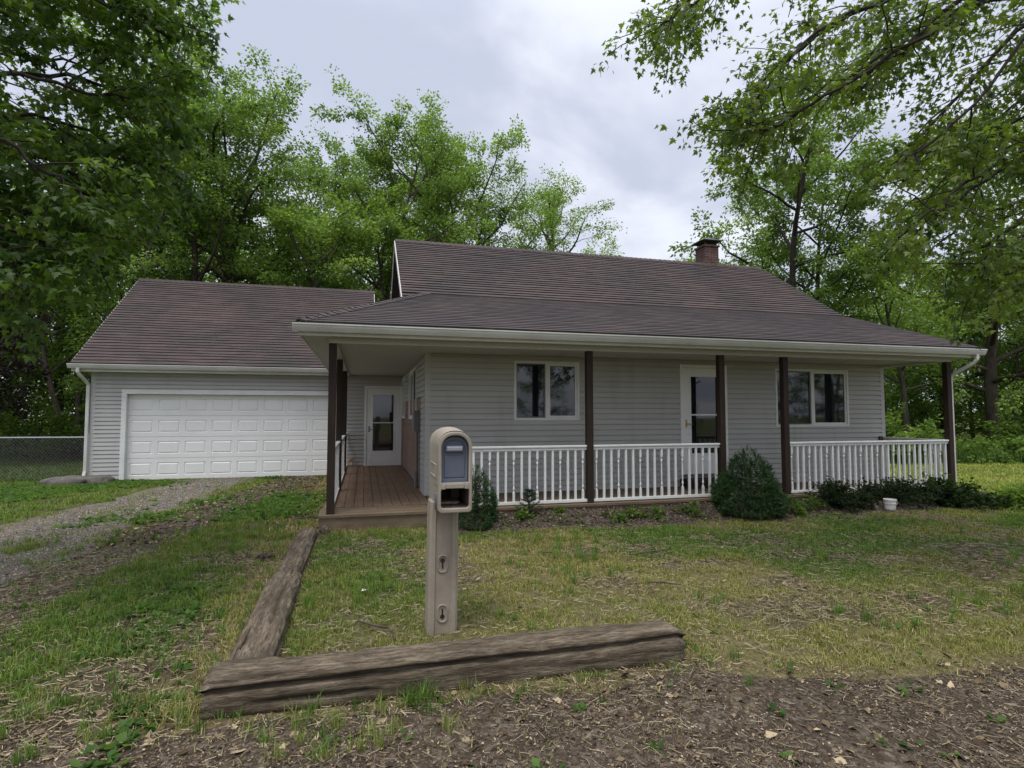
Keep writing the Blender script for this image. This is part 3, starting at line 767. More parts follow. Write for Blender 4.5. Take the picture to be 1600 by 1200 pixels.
# --- garage door
def garage_door():
    x0, x1, z0, z1, y = -5.67, -0.80, -0.01, 2.13, YG + 0.10
    mb = MB()
    for a, b, c, d in ((-5.81, -5.70, -0.05, 2.13), (-0.77, -0.66, -0.05, 2.13), (-5.81, -0.66, 2.13, 2.24)):
        mb.box(a, b, YG - 0.03, YG + 0.10, c, d)
    fr = part('garage_door', mb, M['white'], house, bevel=0.004)
    rows, cols = 4, 8; ph = (z1 - z0) / rows; pw = (x1 - x0 + 0.06) / cols
    for r in range(rows):
        mb = MB(); zb = z0 + r * ph; zt = zb + ph - 0.006
        mb.box(x0 - .03, x1 + .03, y + 0.012, y + 0.04, zb, zt)      # panel core
        xs = x0 - 0.03
        mb.face([(xs, y, zb), (x1 + .03, y, zb), (x1 + .03, y + 0.012, zb - 0.0), (xs, y + 0.012, zb)])
        px0 = 0.062; pz0 = 0.108
        for c in range(cols):
            a, b = xs + c * pw, xs + (c + 1) * pw
            L = [(a, b, zb, zt, 0.0), (a + px0, b - px0, zb + pz0, zt - pz0, 0.0), (a + px0 + .014, b - px0 - .014, zb + pz0 + .014, zt - pz0 - .014, 0.016), (a + px0 + .045, b - px0 - .045, zb + pz0 + .04, zt - pz0 - .04, -0.001)]
            Q = [[(l[0], y + l[4], l[2]), (l[1], y + l[4], l[2]), (l[1], y + l[4], l[3]), (l[0], y + l[4], l[3])] for l in L]
            for i in range(3):
                for k in range(4): mb.face([Q[i][k], Q[i][(k + 1) % 4], Q[i + 1][(k + 1) % 4], Q[i + 1][k]])
            mb.face(Q[3])
        mb.face([(xs, y, zt), (xs, y + .012, zt), (x1 + .03, y + .012, zt), (x1 + .03, y, zt)])
        p = part('door_section', mb, M['door_white'], None); p.parent = fr
    mb = MB(); mb.box(x0 - .03, x1 + .03, y + 0.004, y + 0.036, z0 - 0.05, z0 - 0.001); p = part('bottom_seal', mb, M['black'], None); p.parent = fr
garage_door()
# --- chimney
mb = MB(); CX0, CX1, CY0, CY1 = 9.50, 9.96, 14.15, 14.62
mb.box(CX0, CX1, CY0, CY1, 5.5, 6.50); mb.box(CX0 - 0.03, CX1 + 0.03, CY0 - 0.03, CY1 + 0.03, 6.50, 6.55)
def m_brick():
    t = NT('chimney_brick'); v = t.coord()
    br = t.new('ShaderNodeTexBrick'); mp = t.new('ShaderNodeMapping'); mp.inputs['Rotation'].default_value = (R(90), 0, 0)
    tc = t.new('ShaderNodeTexCoord'); t.l.new(tc.outputs['Object'], mp.inputs[0]); t.l.new(mp.outputs[0], br.inputs['Vector'])
    br.inputs['Scale'].default_value = 1; br.inputs['Brick Width'].default_value = .21; br.inputs['Row Height'].default_value = .075; br.inputs['Mortar Size'].default_value = .007
    br.inputs['Color1'].default_value = (.13, .07, .055, 1); br.inputs['Color2'].default_value = (.09, .05, .042, 1); br.inputs['Mortar'].default_value = (.16, .13, .12, 1)
    n = t.noise(v, 6, 5)
    return t.base(t.mix(.6, br.outputs['Color'], t.ramp(n, [(.3, (.5, .5, .5)), (.7, (1.4, 1.4, 1.4))]), 'MULTIPLY'), .9, .15)
M['brick'] = m_brick()
ch = part('chimney', mb, M['brick'], house)
mb = MB()
cz = 6.68
for x, y in ((CX0 + .05, CY0 + .05), (CX1 - .05, CY0 + .05), (CX1 - .05, CY1 - .05), (CX0 + .05, CY1 - .05)): mb.box(x - .012, x + .012, y - .012, y + .012, 6.55, cz)
mb.box(CX0 + .06, CX1 - .06, CY0 + .06, CY1 - .06, 6.55, 6.60)
e = .10; xm, ym = (CX0 + CX1) / 2, (CY0 + CY1) / 2
q = [(CX0 - e, CY0 - e, cz), (CX1 + e, CY0 - e, cz), (CX1 + e, CY1 + e, cz), (CX0 - e, CY1 + e, cz)]
r_ = [(xm - .05, ym - .05, cz + .14), (xm + .05, ym - .05, cz + .14), (xm + .05, ym + .05, cz + .14), (xm - .05, ym + .05, cz + .14)]
for k in range(4): mb.face([q[k], q[(k + 1) % 4], r_[(k + 1) % 4], r_[k]])
mb.face(r_); mb.face([(p[0], p[1], cz - .012) for p in reversed(q)])
for k in range(4): mb.face([(q[k][0], q[k][1], cz - .012), (q[(k + 1) % 4][0], q[(k + 1) % 4][1], cz - .012), q[(k + 1) % 4], q[k]])
p = part('chimney_cap', mb, M['dark'], None); p.parent = ch
# --- electrics on the side wall
mb = MB(); mb.box(XL - 0.125, XL - 0.005, 10.78, 11.10, 1.30, 1.70); mb.box(XL - 0.135, XL - 0.125, 10.80, 11.08, 1.32, 1.68); mt = part('meter_box', mb, M['greymetal'], house, bevel=0.006)
mb = MB(); mb.tube([(XL - 0.06, 10.92, 1.31), (XL - 0.06, 10.92, DK + 0.30)], 0.022, 10); mb.tube([(XL - 0.07, 10.92, DK + 0.32), (XL - 0.07, 10.92, DK + 0.005)], 0.042, 10)
p = part('conduit', mb, M['greymetal'], None); p.parent = mt
mb = MB(); mb.tube([(XL - 0.05, 11.03, 1.31), (XL - 0.05, 11.03, DK + 0.005)], 0.014, 8); p = part('cable', mb, M['galv'], None); p.parent = mt
mb = MB(); mb.box(XL - 0.09, XL - 0.005, 11.45, 11.72, 1.44, 1.60); part('junction_box', mb, M['galv'], house, bevel=0.006)
mb = MB(); mb.tube([(-0.30, YG, 0.32), (-0.30, YG - 0.10, 0.32), (-0.30, YG - 0.13, 0.27)], 0.014, 8, 0)
mb.tube([(-0.30 + 0.05 * math.cos(a), YG - 0.10 , 0.38 + 0.035 * math.sin(a)) for a in np.linspace(0, 6.3, 13)], 0.010, 6, 1, False); mb.tube([(-0.30, YG - .1, .33), (-0.30, YG - .1, .42)], .008, 6, 1); mb.tube([(-0.35, YG - .1, .38), (-0.25, YG - .1, .38)], .008, 6, 1)
part('hose_faucet', mb, [M['brass'], M['red']], house)

# ------------------------------------------------------------------ mailbox
def outline_mesh(outer, holes, depth, bevel, place, name, mat, parent, res=3):
    """a plate of a given thickness with holes and rounded edges, from outlines; place(x, y, d) -> world"""
    cu = D.curves.new('outline', 'CURVE'); cu.dimensions = '2D'; cu.fill_mode = 'BOTH'
    cu.extrude = depth / 2 - bevel; cu.bevel_depth = bevel; cu.bevel_resolution = res; cu.offset = -bevel
    for pl in [outer] + holes:
        sp = cu.splines.new('POLY'); sp.points.add(len(pl) - 1); sp.use_cyclic_u = True
        for p, (x, y) in zip(sp.points, pl): p.co = (x, y, 0, 1)
    o = D.objects.new('outline', cu); COL.objects.link(o)
    bpy.context.view_layer.update()
    me = D.meshes.new_from_object(o.evaluated_get(bpy.context.evaluated_depsgraph_get()))
    D.objects.remove(o); D.curves.remove(cu)
    n = len(me.vertices); co = np.empty(n * 3); me.vertices.foreach_get('co', co); co = co.reshape(-1, 3)
    W = np.array([place(*c) for c in co.tolist()]); me.vertices.foreach_set('co', W.ravel())
    me.materials.clear(); me.materials.append(mat); me.name = name; me.update()
    me.flip_normals() if False else None
    return link(name, me, parent)
def arch(x0, x1, z0, zs, top, n=18, rb=0.0, nb=5):
    """arch outline, counter-clockwise, bottom corners rounded by rb"""
    xm, a, h = (x0 + x1) / 2, (x1 - x0) / 2, top - zs
    P = []
    if rb:
        P += [(x1 - rb + rb * math.sin(t), z0 + rb - rb * math.cos(t)) for t in np.linspace(0, math.pi / 2, nb)]
    else: P.append((x1, z0))
    P += [(xm + a * math.copysign(abs(math.cos(t)) ** 0.82, math.cos(t)), zs + h * abs(math.sin(t)) ** 0.9) for t in np.linspace(0, math.pi, n)]
    if rb: P += [(x0 + rb - rb * math.cos(t), z0 + rb - rb * math.sin(t)) for t in np.linspace(0, math.pi / 2, nb)]
    else: P.append((x0, z0))
    return P
def rrect(x0, x1, z0, z1, r, n=5):
    P = []
    for cx, cz, t0 in ((x1 - r, z0 + r, -math.pi / 2), (x1 - r, z1 - r, 0), (x0 + r, z1 - r, math.pi / 2), (x0 + r, z0 + r, math.pi)):
        P += [(cx + r * math.cos(t), cz + r * math.sin(t)) for t in np.linspace(t0, t0 + math.pi / 2, n)]
    return P
mail = empty('mailbox', (0.60, 4.42, 0.0), 'tan plastic post mailbox with blue grey door standing in the front lawn', 'mailbox')
def build_mailbox():
    MX0, MX1, Z0, ZS, ZT_, Y0, Y1 = 0.533, 0.785, 0.905, 1.375, 1.500, 4.15, 4.66
    # post: pillar with a raised border and sunken middle strip, slightly tapering
    cs = [(-.113, -.085), (-.095, -.105), (-.066, -.105), (-.056, -.090), (.056, -.090), (.066, -.105), (.095, -.105), (.113, -.085), (.113, .095), (.095, .11), (-.095, .11), (-.113, .095)]
    mb = MB(); px, py = 0.592, 4.425
    zs = [-0.05, 0.02, 0.4, 0.80, 0.90, 0.96]; sc = [1.0, 1.0, 0.985, 0.97, 0.98, 0.98]
    rings = [[(px + 0.004 * k + c[0] * s, py + c[1] * s, z) for c in cs] for k, (z, s) in enumerate(zip(zs, sc))]
    for a, b in zip(rings, rings[1:]):
        for i in range(len(cs)): mb.face([a[i], a[(i + 1) % len(cs)], b[(i + 1) % len(cs)], b[i]])
    mb.face(list(reversed(rings[0]))); mb.face(rings[-1])
    post_ = part('post', mb, M['tan'], mail, bevel=0.006)
    yf = py - 0.090 * 0.985
    for zc, flip in ((0.495, 1), (0.125, -1)):
        o = outline_mesh(rrect(px - .036, px + .042, zc - .068, zc + .068, .036, 8), [rrect(px - .026, px + .032, zc - .058, zc + .058, .028, 8)], 0.012, .003, lambda x, z, d: (x, yf - 0.004 + d, z), 'slot_rim', M['tan'], None); o.parent = post_; o.location = (0, 0, 0)
        mb = MB(); X = px + .003
        k = [(X + .017 * math.cos(t), zc + flip * .024 + .017 * math.sin(t)) for t in np.linspace(0, 2 * math.pi, 14, endpoint=False)]
        mb.prism(k, lambda p: (p[0], yf - .004, p[1]), lambda p: (p[0], yf + .01, p[1]))
        mb.box(X - .0055, X + .0055, yf - .0042, yf + .01, min(zc - flip * .036, zc + flip * .02), max(zc - flip * .036, zc + flip * .02))
        q = part('keyhole', mb, M['black'], None); q.parent = post_
    # hood and paper box shell: an arch with wall thickness running back, a little domed on top
    outer = arch(MX0, MX1, Z0, ZS, ZT_, 22, 0.03)
    mb = MB(); ys = np.linspace(Y0 + 0.012, Y1, 9)
    rings = []
    for y in ys:
        t = (y - Y0) / (Y1 - Y0); dome = 0.030 * math.sin(math.pi * min(1, t * 0.8 + 0.05)); tap = 1 - 0.03 * t
        rings.append([(0.66 + (x - 0.66) * tap - 0.012 * t, y, z + dome * max(0, (z - ZS) / (ZT_ - ZS))) for x, z in outer])
    n = len(outer)
    for a, b in zip(rings, rings[1:]):
        for i in range(n): mb.face([a[i], b[i], b[(i + 1) % n], a[(i + 1) % n]])
    mb.face(rings[-1])
    hood = part('hood', mb, M['tan'], mail, smooth=True)
    md = hood.modifiers.new('split', 'EDGE_SPLIT'); md.split_angle = R(40)
    # seam between the hood and the paper box, and the small moulded step on the left side
    mb = MB()
    mb.box(MX0 - 0.004, MX0 + 0.01, Y0 + 0.02, Y1 - 0.01, 1.098, 1.106); mb.box(MX1 - 0.012, MX1 + 0.003, Y0 + 0.02, Y1 - 0.01, 1.098, 1.106)
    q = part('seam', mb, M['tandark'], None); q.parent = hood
    mb = MB(); mb.box(MX0 - 0.010, MX0 + 0.01, Y0 + 0.10, Y1 - 0.06, 1.150, 1.164); mb.box(MX0 - 0.010, MX0 + 0.01, Y0 + 0.10, Y1 - 0.06, 1.245, 1.255); mb.box(MX0 - 0.0102, MX0 + 0.01, Y0 + 0.098, Y0 + 0.112, 1.164, 1.245)
    q = part('side_moulding', mb, M['tan'], None, bevel=0.004); q.parent = hood
    # front plate with the two openings
    outline_mesh(outer, [list(reversed(arch(MX0 + .024, MX1 - .024, 1.125, 1.362, 1.472, 22))), rrect(MX0 + .022, MX1 - .022, Z0 + .034, 1.082, .022)[::-1]],
                 0.036, .008, lambda x, z, d: (x, Y0 + .012 + d, z), 'front_rim', M['tan'], mail)
    # ledge between them with two notches
    mb = MB(); mb.box(MX0 + .06, MX1 - .062, Y0 - .012, Y0 + .01, 1.084, 1.118); mb.box(MX0 + .028, MX0 + .054, Y0 - .010, Y0 + .01, 1.078, 1.112); mb.box(MX1 - .056, MX1 - .030, Y0 - .010, Y0 + .01, 1.078, 1.112)
    part('ledge', mb, M['tan'], mail, bevel=0.004)
    # door: recessed arch plate with a raised frame, panel and handle
    yd = Y0 + 0.045
    mb = MB(); o_ = arch(MX0 + .018, MX1 - .018, 1.116, 1.362, 1.478, 20)
    mb.prism(o_, lambda p: (p[0], yd, p[1]), lambda p: (p[0], yd + .02, p[1]))
    door = part('mail_door', mb, M['slate'], mail)
    q = outline_mesh(arch(MX0 + .026, MX1 - .026, 1.126, 1.358, 1.460, 20), [list(reversed(arch(MX0 + .042, MX1 - .042, 1.152, 1.35, 1.438, 20)))], .016, .004, lambda x, z, d: (x, yd - .006 + d, z), 'door_frame', M['slate'], None); q.parent = door
    mb = MB(); mb.box(MX0 + .050, MX1 - .050, yd - .006, yd + .002, 1.158, 1.318); q = part('door_panel', mb, M['slate'], None, bevel=0.004); q.parent = door
    mb = MB(); mb.box(MX0 + .062, MX1 - .066, yd - .030, yd + .001, 1.352, 1.392); q = part('handle', mb, M['silver'], None, bevel=0.010); q.parent = door
    mb = MB(); mb.box(MX0 + .054, MX1 - .058, yd - .012, yd + .0012, 1.344, 1.400); q = part('handle_plate', mb, M['slate'], None, bevel=0.004); q.parent = door
    mb = MB(); mb.box(MX0 + .012, MX1 - .012, yd - .028, yd + .001, 1.112, 1.128); q = part('door_lip', mb, M['slate'], None, bevel=0.003); q.parent = door
    # paper box: open in front, ribbed floor
    mb = MB(); a, b, c, d_, yb = MX0 + .022, MX1 - .022, Z0 + .034, 1.082, Y1 - .05
    yq = Y0 + .028
    mb.face([(a, yq, c), (a, yb, c), (b, yb, c), (b, yq, c)][::-1]); mb.face([(a, yq, d_), (b, yq, d_), (b, yb, d_), (a, yb, d_)][::-1])
    mb.face([(a, yq, c), (a, yq, d_), (a, yb, d_), (a, yb, c)][::-1]); mb.face([(b, yq, c), (b, yb, c), (b, yb, d_), (b, yq, d_)][::-1]); mb.face([(a, yb, c), (a, yb, d_), (b, yb, d_), (b, yb, c)][::-1])
    for x in np.arange(a + .012, b - .006, .0165): mb.box(x, x + .008, yq + .005, yb, c + .0005, c + .007)
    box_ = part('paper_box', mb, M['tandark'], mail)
    mb = MB(); mb.tube([(MX0 + 0.07, yb - .09, c + .05), (MX0 + .13, yb - .02, c + .055)], 0.042, 12); q = part('rolled_paper', mb, M['dark'], None); q.parent = box_
    # flag hub on the left side
    mb = MB(); xf = MX0 - .003
    k = [(Y0 + .085 + .026 * math.cos(t), 0.985 + .062 * math.sin(t)) for t in np.linspace(0, 2 * math.pi, 18, endpoint=False)]
    mb.prism(k, lambda p: (xf - .010, p[0], p[1]), lambda p: (xf + .01, p[0], p[1])); part('flag_hub', mb, M['slate'], mail, bevel=0.003)
build_mailbox()

# ------------------------------------------------------------------ weathered timbers
def timber(name, A, B, w, z0, z1, along, seed, label, crack=None, group=None, mat=None):
    """squared old timber with worn edges, checks and a long split"""
    A, B = np.array(A, float), np.array(B, float)
    L = np.linalg.norm(B - A); d = (B - A) / L; s = np.array([d[1], -d[0]])
    nl, npc = max(40, int(L / 0.014)), 64
    h = z1 - z0
    prof = []
    for k in range(npc):
        t = k / npc * 4; sidx = int(t); f = t - sidx
        c = [(-.5, -.5), (.5, -.5), (.5, .5), (-.5, .5)]
        p, q = c[sidx], c[(sidx + 1) % 4]
        prof.append((p[0] + (q[0] - p[0]) * f, p[1] + (q[1] - p[1]) * f))
    prof = np.array(prof)
    # round the corners
    r = np.hypot(prof[:, 0], prof[:, 1]); prof = prof * (1 - 0.13 * sstep(0.56, 0.72, r))[:, None]
    T = np.linspace(0, 1, nl)
    tt = T[:, None] * L
    kk = np.arange(npc)[None, :]
    ang = np.arctan2(prof[:, 1], prof[:, 0])[None, :]
    g1 = fbm(tt * 1.3 + 0 * ang, ang * 5 + 20 + 0 * tt, seed, 4) - 0.5
    g2 = fbm(tt * 5 + 0 * ang, ang * 16 + 50 + 0 * tt, seed + 5, 3) - 0.5
    g3 = fbm(tt * 9 + 0 * ang, kk * 2.3 + 0 * tt, seed + 9, 2) - 0.5
    scale = 1 + 0.16 * g1 + 0.13 * g2 + 0.05 * g3
    PX = prof[:, 0][None, :] * scale * w * (1 + 0.08 * (fbm(tt * 0.9, tt * 0 + 3, seed + 2) - 0.5))
    PZ = (prof[:, 1][None, :] * scale + 0.5) * h + z0
    # top: furrowed and sunken
    top = sstep(0.25, 0.45, prof[:, 1])[None, :]
    PZ = PZ - top * 0.030 * sstep(0.45, 0.8, fbm(tt * 1.1, PX * 26 + 9, seed + 3, 3)) - top * 0.012 * sstep(0.5, 0.7, fbm(tt * 4, PX * 60, seed + 4, 2))
    if crack:
        for (k0, a0, a1, dep, drift) in crack:
            kc = k0 + drift * (tt / L) + 1.2 * (fbm(tt * 1.6, tt * 0, seed + 11) - 0.5)
            m = np.exp(-((kk - kc) / 0.55) ** 2) * sstep(a0, a0 + .08, tt / L) * sstep(a1, a1 - .10, tt / L)
            ins = dep * m * (0.6 + 0.8 * fbm(tt * 3, tt * 0, seed + 12))
            PX = PX * (1 - ins / (w * .5)); PZ = z0 + h * .5 + (PZ - z0 - h * .5) * (1 - 0.25 * ins / (h * .5))
    end = sstep(0, .02, T) * sstep(1, .98, T)
    er = (0.86 + 0.14 * end)[:, None]
    PX = PX * er; PZ = z0 + (PZ - z0) * (0.90 + 0.10 * end)[:, None]
    jag = (1 - end)[:, None] * 0.05 * (fbm(PX * 30, PZ * 30, seed + 20) - 0.5)
    X = A[0] + d[0] * (tt + jag) + s[0] * PX; Y = A[1] + d[1] * (tt + jag) + s[1] * PX
    V = np.stack([X, Y, PZ], -1).reshape(-1, 3)
    i = np.arange(nl - 1)[:, None] * npc; j = np.arange(npc)[None, :]; j2 = (j + 1) % npc
    F = np.stack([i + j, i + npc + j, i + npc + j2, i + j2], -1).reshape(-1, 4)
    me = D.meshes.new(name)
    Fl = F.tolist()
    Vl = V.tolist()
    for e_, base, rev in ((0, 0, False), (1, (nl - 1) * npc, True)):
        c = len(Vl); Vl.append(np.mean(V[base:base + npc], 0).tolist())
        for q in range(npc):
            a, b = base + q, base + (q + 1) % npc
            Fl.append([c, b, a] if rev else [c, a, b])
    me.from_pydata(Vl, [], Fl); me.materials.append(mat or M['tie']); me.polygons.foreach_set('use_smooth', [True] * len(Fl)); me.update()
    o = link(name, me); return tag(o, label, 'timber', group)
G = 'landscape timbers edging the lawn'
timber('landscape_timber', (-0.83, 3.555), (2.08, 3.51), 0.25, -0.05, 0.215, 'x', 3, 'cracked dark timber lying crosswise in front of the mailbox', [(27.0, -0.1, 0.66, .10, 2.4), (25.0, 0.5, 1.2, .10, 4.5), (22.0, .05, .35, .05, 1), (40, .3, .7, .05, 1), (44, .05, .4, .04, -2), (37, .6, 1.1, .05, 1)], G)
timber('landscape_timber', (-0.675, 3.67), (-0.70, 5.97), 0.28, -0.12, 0.125, 'y', 8, 'mossy weathered timber running from the front timber back toward the deck', [(42, .1, .9, .05, 2), (38, .3, 1.1, .05, -2), (46, .0, .5, .04, 1)], G, M['tiey'])
timber('landscape_timber', (-0.70, 5.99), (-0.70, 8.12), 0.23, -0.12, 0.11, 'y', 12, 'farther weathered timber ending near the corner of the brown deck', None, G, M['tiey'])
timber('timber_block', (-0.50, 8.10), (-0.47, 8.26), 0.13, -0.1, 0.10, 'y', 16, 'short timber offcut beside the deck corner', None, None, M['tiey'])

# ------------------------------------------------------------------ bucket, rock, sticks, fence
bk = empty('bucket', (8.66, 7.70, 0.0), 'small dirty white plastic bucket under the low shrubs', 'bucket')
mb = MB()
pr = [(0.0, 0.078), (.01, .082), (.10, .088), (.105, .092), (.118, .093), (.12, .089), (.165, .092), (.17, .098), (.182, .098), (.186, .094), (.186, .088), (.03, .076)]
nb = 24
rg = [[(8.66 + r * math.cos(t), 7.70 + r * math.sin(t), z + .005) for t in np.linspace(0, 2 * math.pi, nb, endpoint=False)] for z, r in pr]
for a, b in zip(rg, rg[1:]):
    for i in range(nb): mb.face([a[i], a[(i + 1) % nb], b[(i + 1) % nb], b[i]])
mb.face(rg[-1])
part('pail', mb, M['bucket'], bk, smooth=True)
mb = MB(); mb.tube([(8.66 + .099 * math.cos(t), 7.70 - .03 - .075 * math.sin(t), .17 - .06 * math.sin(t)) for t in np.linspace(0, math.pi, 14)], .003, 6); part('handle', mb, M['galv'], bk)

def rock(name, c, size, seed, label, group=None):
    n, m = 28, 16; V = []; rs = seed * 3.1
    U = np.linspace(0, 2 * math.pi, n, endpoint=False); P = np.linspace(-math.pi / 2, math.pi / 2, m)
    u, p = np.meshgrid(U, P)
    x, y, z = np.cos(u) * np.cos(p), np.sin(u) * np.cos(p), np.sin(p)
    f = lambda v: np.sign(v) * abs(v) ** 0.75
    k = 0.75 + 0.5 * fbm(x * 1.4 + rs, y * 1.4 + z * 1.1, seed) + 0.18 * (fbm(x * 5 + rs, z * 5 + y * 2, seed + 3) - .5)
    V = np.stack([c[0] + f(x) * size[0] * k, c[1] + f(y) * size[1] * k, c[2] + f(z) * size[2] * k], -1).reshape(-1, 3)
    i = np.arange(m - 1)[:, None] * n; j = np.arange(n)[None, :]; j2 = (j + 1) % n
    F = np.stack([i + j, i + j2, i + n + j2, i + n + j], -1).reshape(-1, 4)
    return tag(link(name, np_mesh(name, V, F, M['rock'], None, True)), label, 'rock', group)
rock('boulder', (-6.62, 15.45, 0.02), (0.52, 0.36, 0.17), 4, 'large grey boulder by the fence post at the garage corner')
rock('boulder', (-6.02, 15.40, 0.02), (0.30, 0.25, 0.15), 9, 'smaller squarish tan boulder beside the large grey boulder')
rock('boulder', (-0.62, 8.18, 0.0), (0.07, 0.06, 0.05), 14, 'pale small stone at the corner of the deck')

def stick(pts, r, label, mat='bark', name='stick', cat='stick'):
    mb = MB(); mb.tube(pts, r, 6)
    return tag(part(name, mb, M[mat]), label, cat)
stick([(-0.02, 4.62, .03), (0.10, 4.47, .035), (0.20, 4.40, .03), (0.24, 4.28, .025), (0.23, 4.20, .02)], [.008, .009, .009, .007, .005], 'bent brown stick lying in dry grass left of the mailbox')
stick([(2.62, 4.95, .03), (2.75, 4.85, .05), (2.90, 4.80, .03)], [.008, .009, .006], 'pale curved stick lying on the lawn right of the mailbox', 'litter_stick' if 'litter_stick' in M else 'bark')
stick([(2.95, 5.95, .03), (3.25, 5.98, .045), (3.5, 6.05, .03)], [.007, .008, .005], 'thin brown stick on the lawn in front of the front door')
stick([(1.98, 6.35, .03), (2.10, 6.25, .04), (2.26, 6.24, .03)], [.007, .008, .005], 'short brown twig in the middle of the lawn')
mb = MB(); mb.face([(.00, 5.31, .045), (.045, 5.295, .06), (.05, 5.34, .045), (.01, 5.35, .055)]); mb.face([(.045, 5.295, .06), (.075, 5.315, .03), (.05, 5.34, .045)]); tag(part('paper_scrap', mb, M['bucket']), 'white scrap of paper lying in the dry grass', 'litter')
rock('dark_clod', (-1.05, 6.95, 0.02), (0.09, 0.06, 0.04), 21, 'dark lump of earth beside the long timber'); D.objects['dark_clod'].data.materials[0] = M['mulch']

def chain_fence(name, A, B, h, label, posts, pitch=0.085, zb=0.03, wire=0.0024, group=None):
    A, B = Vector(A), Vector(B); L = (B - A).length; d = (B - A).normalized()
    root = empty(name, A, label, 'fence', group)
    P = lambda a, z, o=0: (A.x + d.x * a - d.y * o, A.y + d.y * a + d.x * o, z)
    mb = MB(); mb.tube([P(0, h), P(L, h)], 0.019, 8); part('top_rail', mb, M['galv'], root)
    for a in posts:
        mb = MB(); mb.tube([P(a, -.05), P(a, h + 0.07)], 0.030, 10); mb.tube([P(a, h + .07), P(a, h + .10)], [.034, .02], 10); part('post', mb, M['galv'], root)
    mb = MB(); H = h - zb; n = int((L + H) / pitch)
    for s in (1, -1):
        for i in range(n):
            a0 = i * pitch - (H if s > 0 else 0)
            z0_, z1_ = zb, h; p, q = a0, a0 + H * s
            if s < 0: p, q = a0, a0 - H
            # clip to the run
            def clip(p, q):
                t0, t1 = 0, 1
                for lim, sg in ((0, 1), (L, -1)):
                    dp, dq = (p - lim) * sg, (q - lim) * sg
                    if dp < 0 and dq < 0: return None
                    if dp < 0: t0 = max(t0, dp / (dp - dq))
                    if dq < 0: t1 = min(t1, dp / (dp - dq))
                return (t0, t1) if t1 - t0 > 0.02 else None
            c = clip(p, q)
            if not c: continue
            f = lambda t: P(p + (q - p) * t, zb + H * t, 0.02 + .003 * s)
            mb.tube([f(c[0]), f(c[1])], wire, 4, 0, False)
    part('chain_mesh', mb, M['greymetal'], root)
chain_fence('chain_link_fence', (-6.62, 16.35, 0), (-13.2, 17.2, 0), 1.05, 'galvanised chain link fence running left from the garage corner', [0, 3.2, 6.4])
chain_fence('chain_link_fence', (-9.0, 31.0, 0), (-22, 31.5, 0), 1.2, 'distant low wire fence across the shaded back yard', [0, 4, 8, 12], 0.16, 0.03, 0.006)

# ------------------------------------------------------------------ trees
KITE = (np.array([(0, 0, 0), (-.36, .42, .07), (0, 1, -.06), (.36, .42, .07), (0, .45, -.03)], float), np.array([(0, 4, 1), (0, 3, 4), (1, 4, 2), (4, 3, 2)]))
_mp = [(0, 0), (.10, .10), (.42, -.02), (.30, .17), (.62, .36), (.34, .40), (.20, .46), (.26, .64), (.13, .70), (0, 1.05)]
_mo = [(x, y) for x, y in _mp] + [(-x, y) for x, y in _mp[-2:0:-1]]
MAPLE_V = np.array([(x, y, -.10 * abs(x) - .12 * y * y) for x, y in _mo] + [(0, .36, .0)], float)
MAPLE_F = np.array([(len(_mo), i, (i + 1) % len(_mo)) for i in range(len(_mo))])
MAPLE = (MAPLE_V, MAPLE_F)

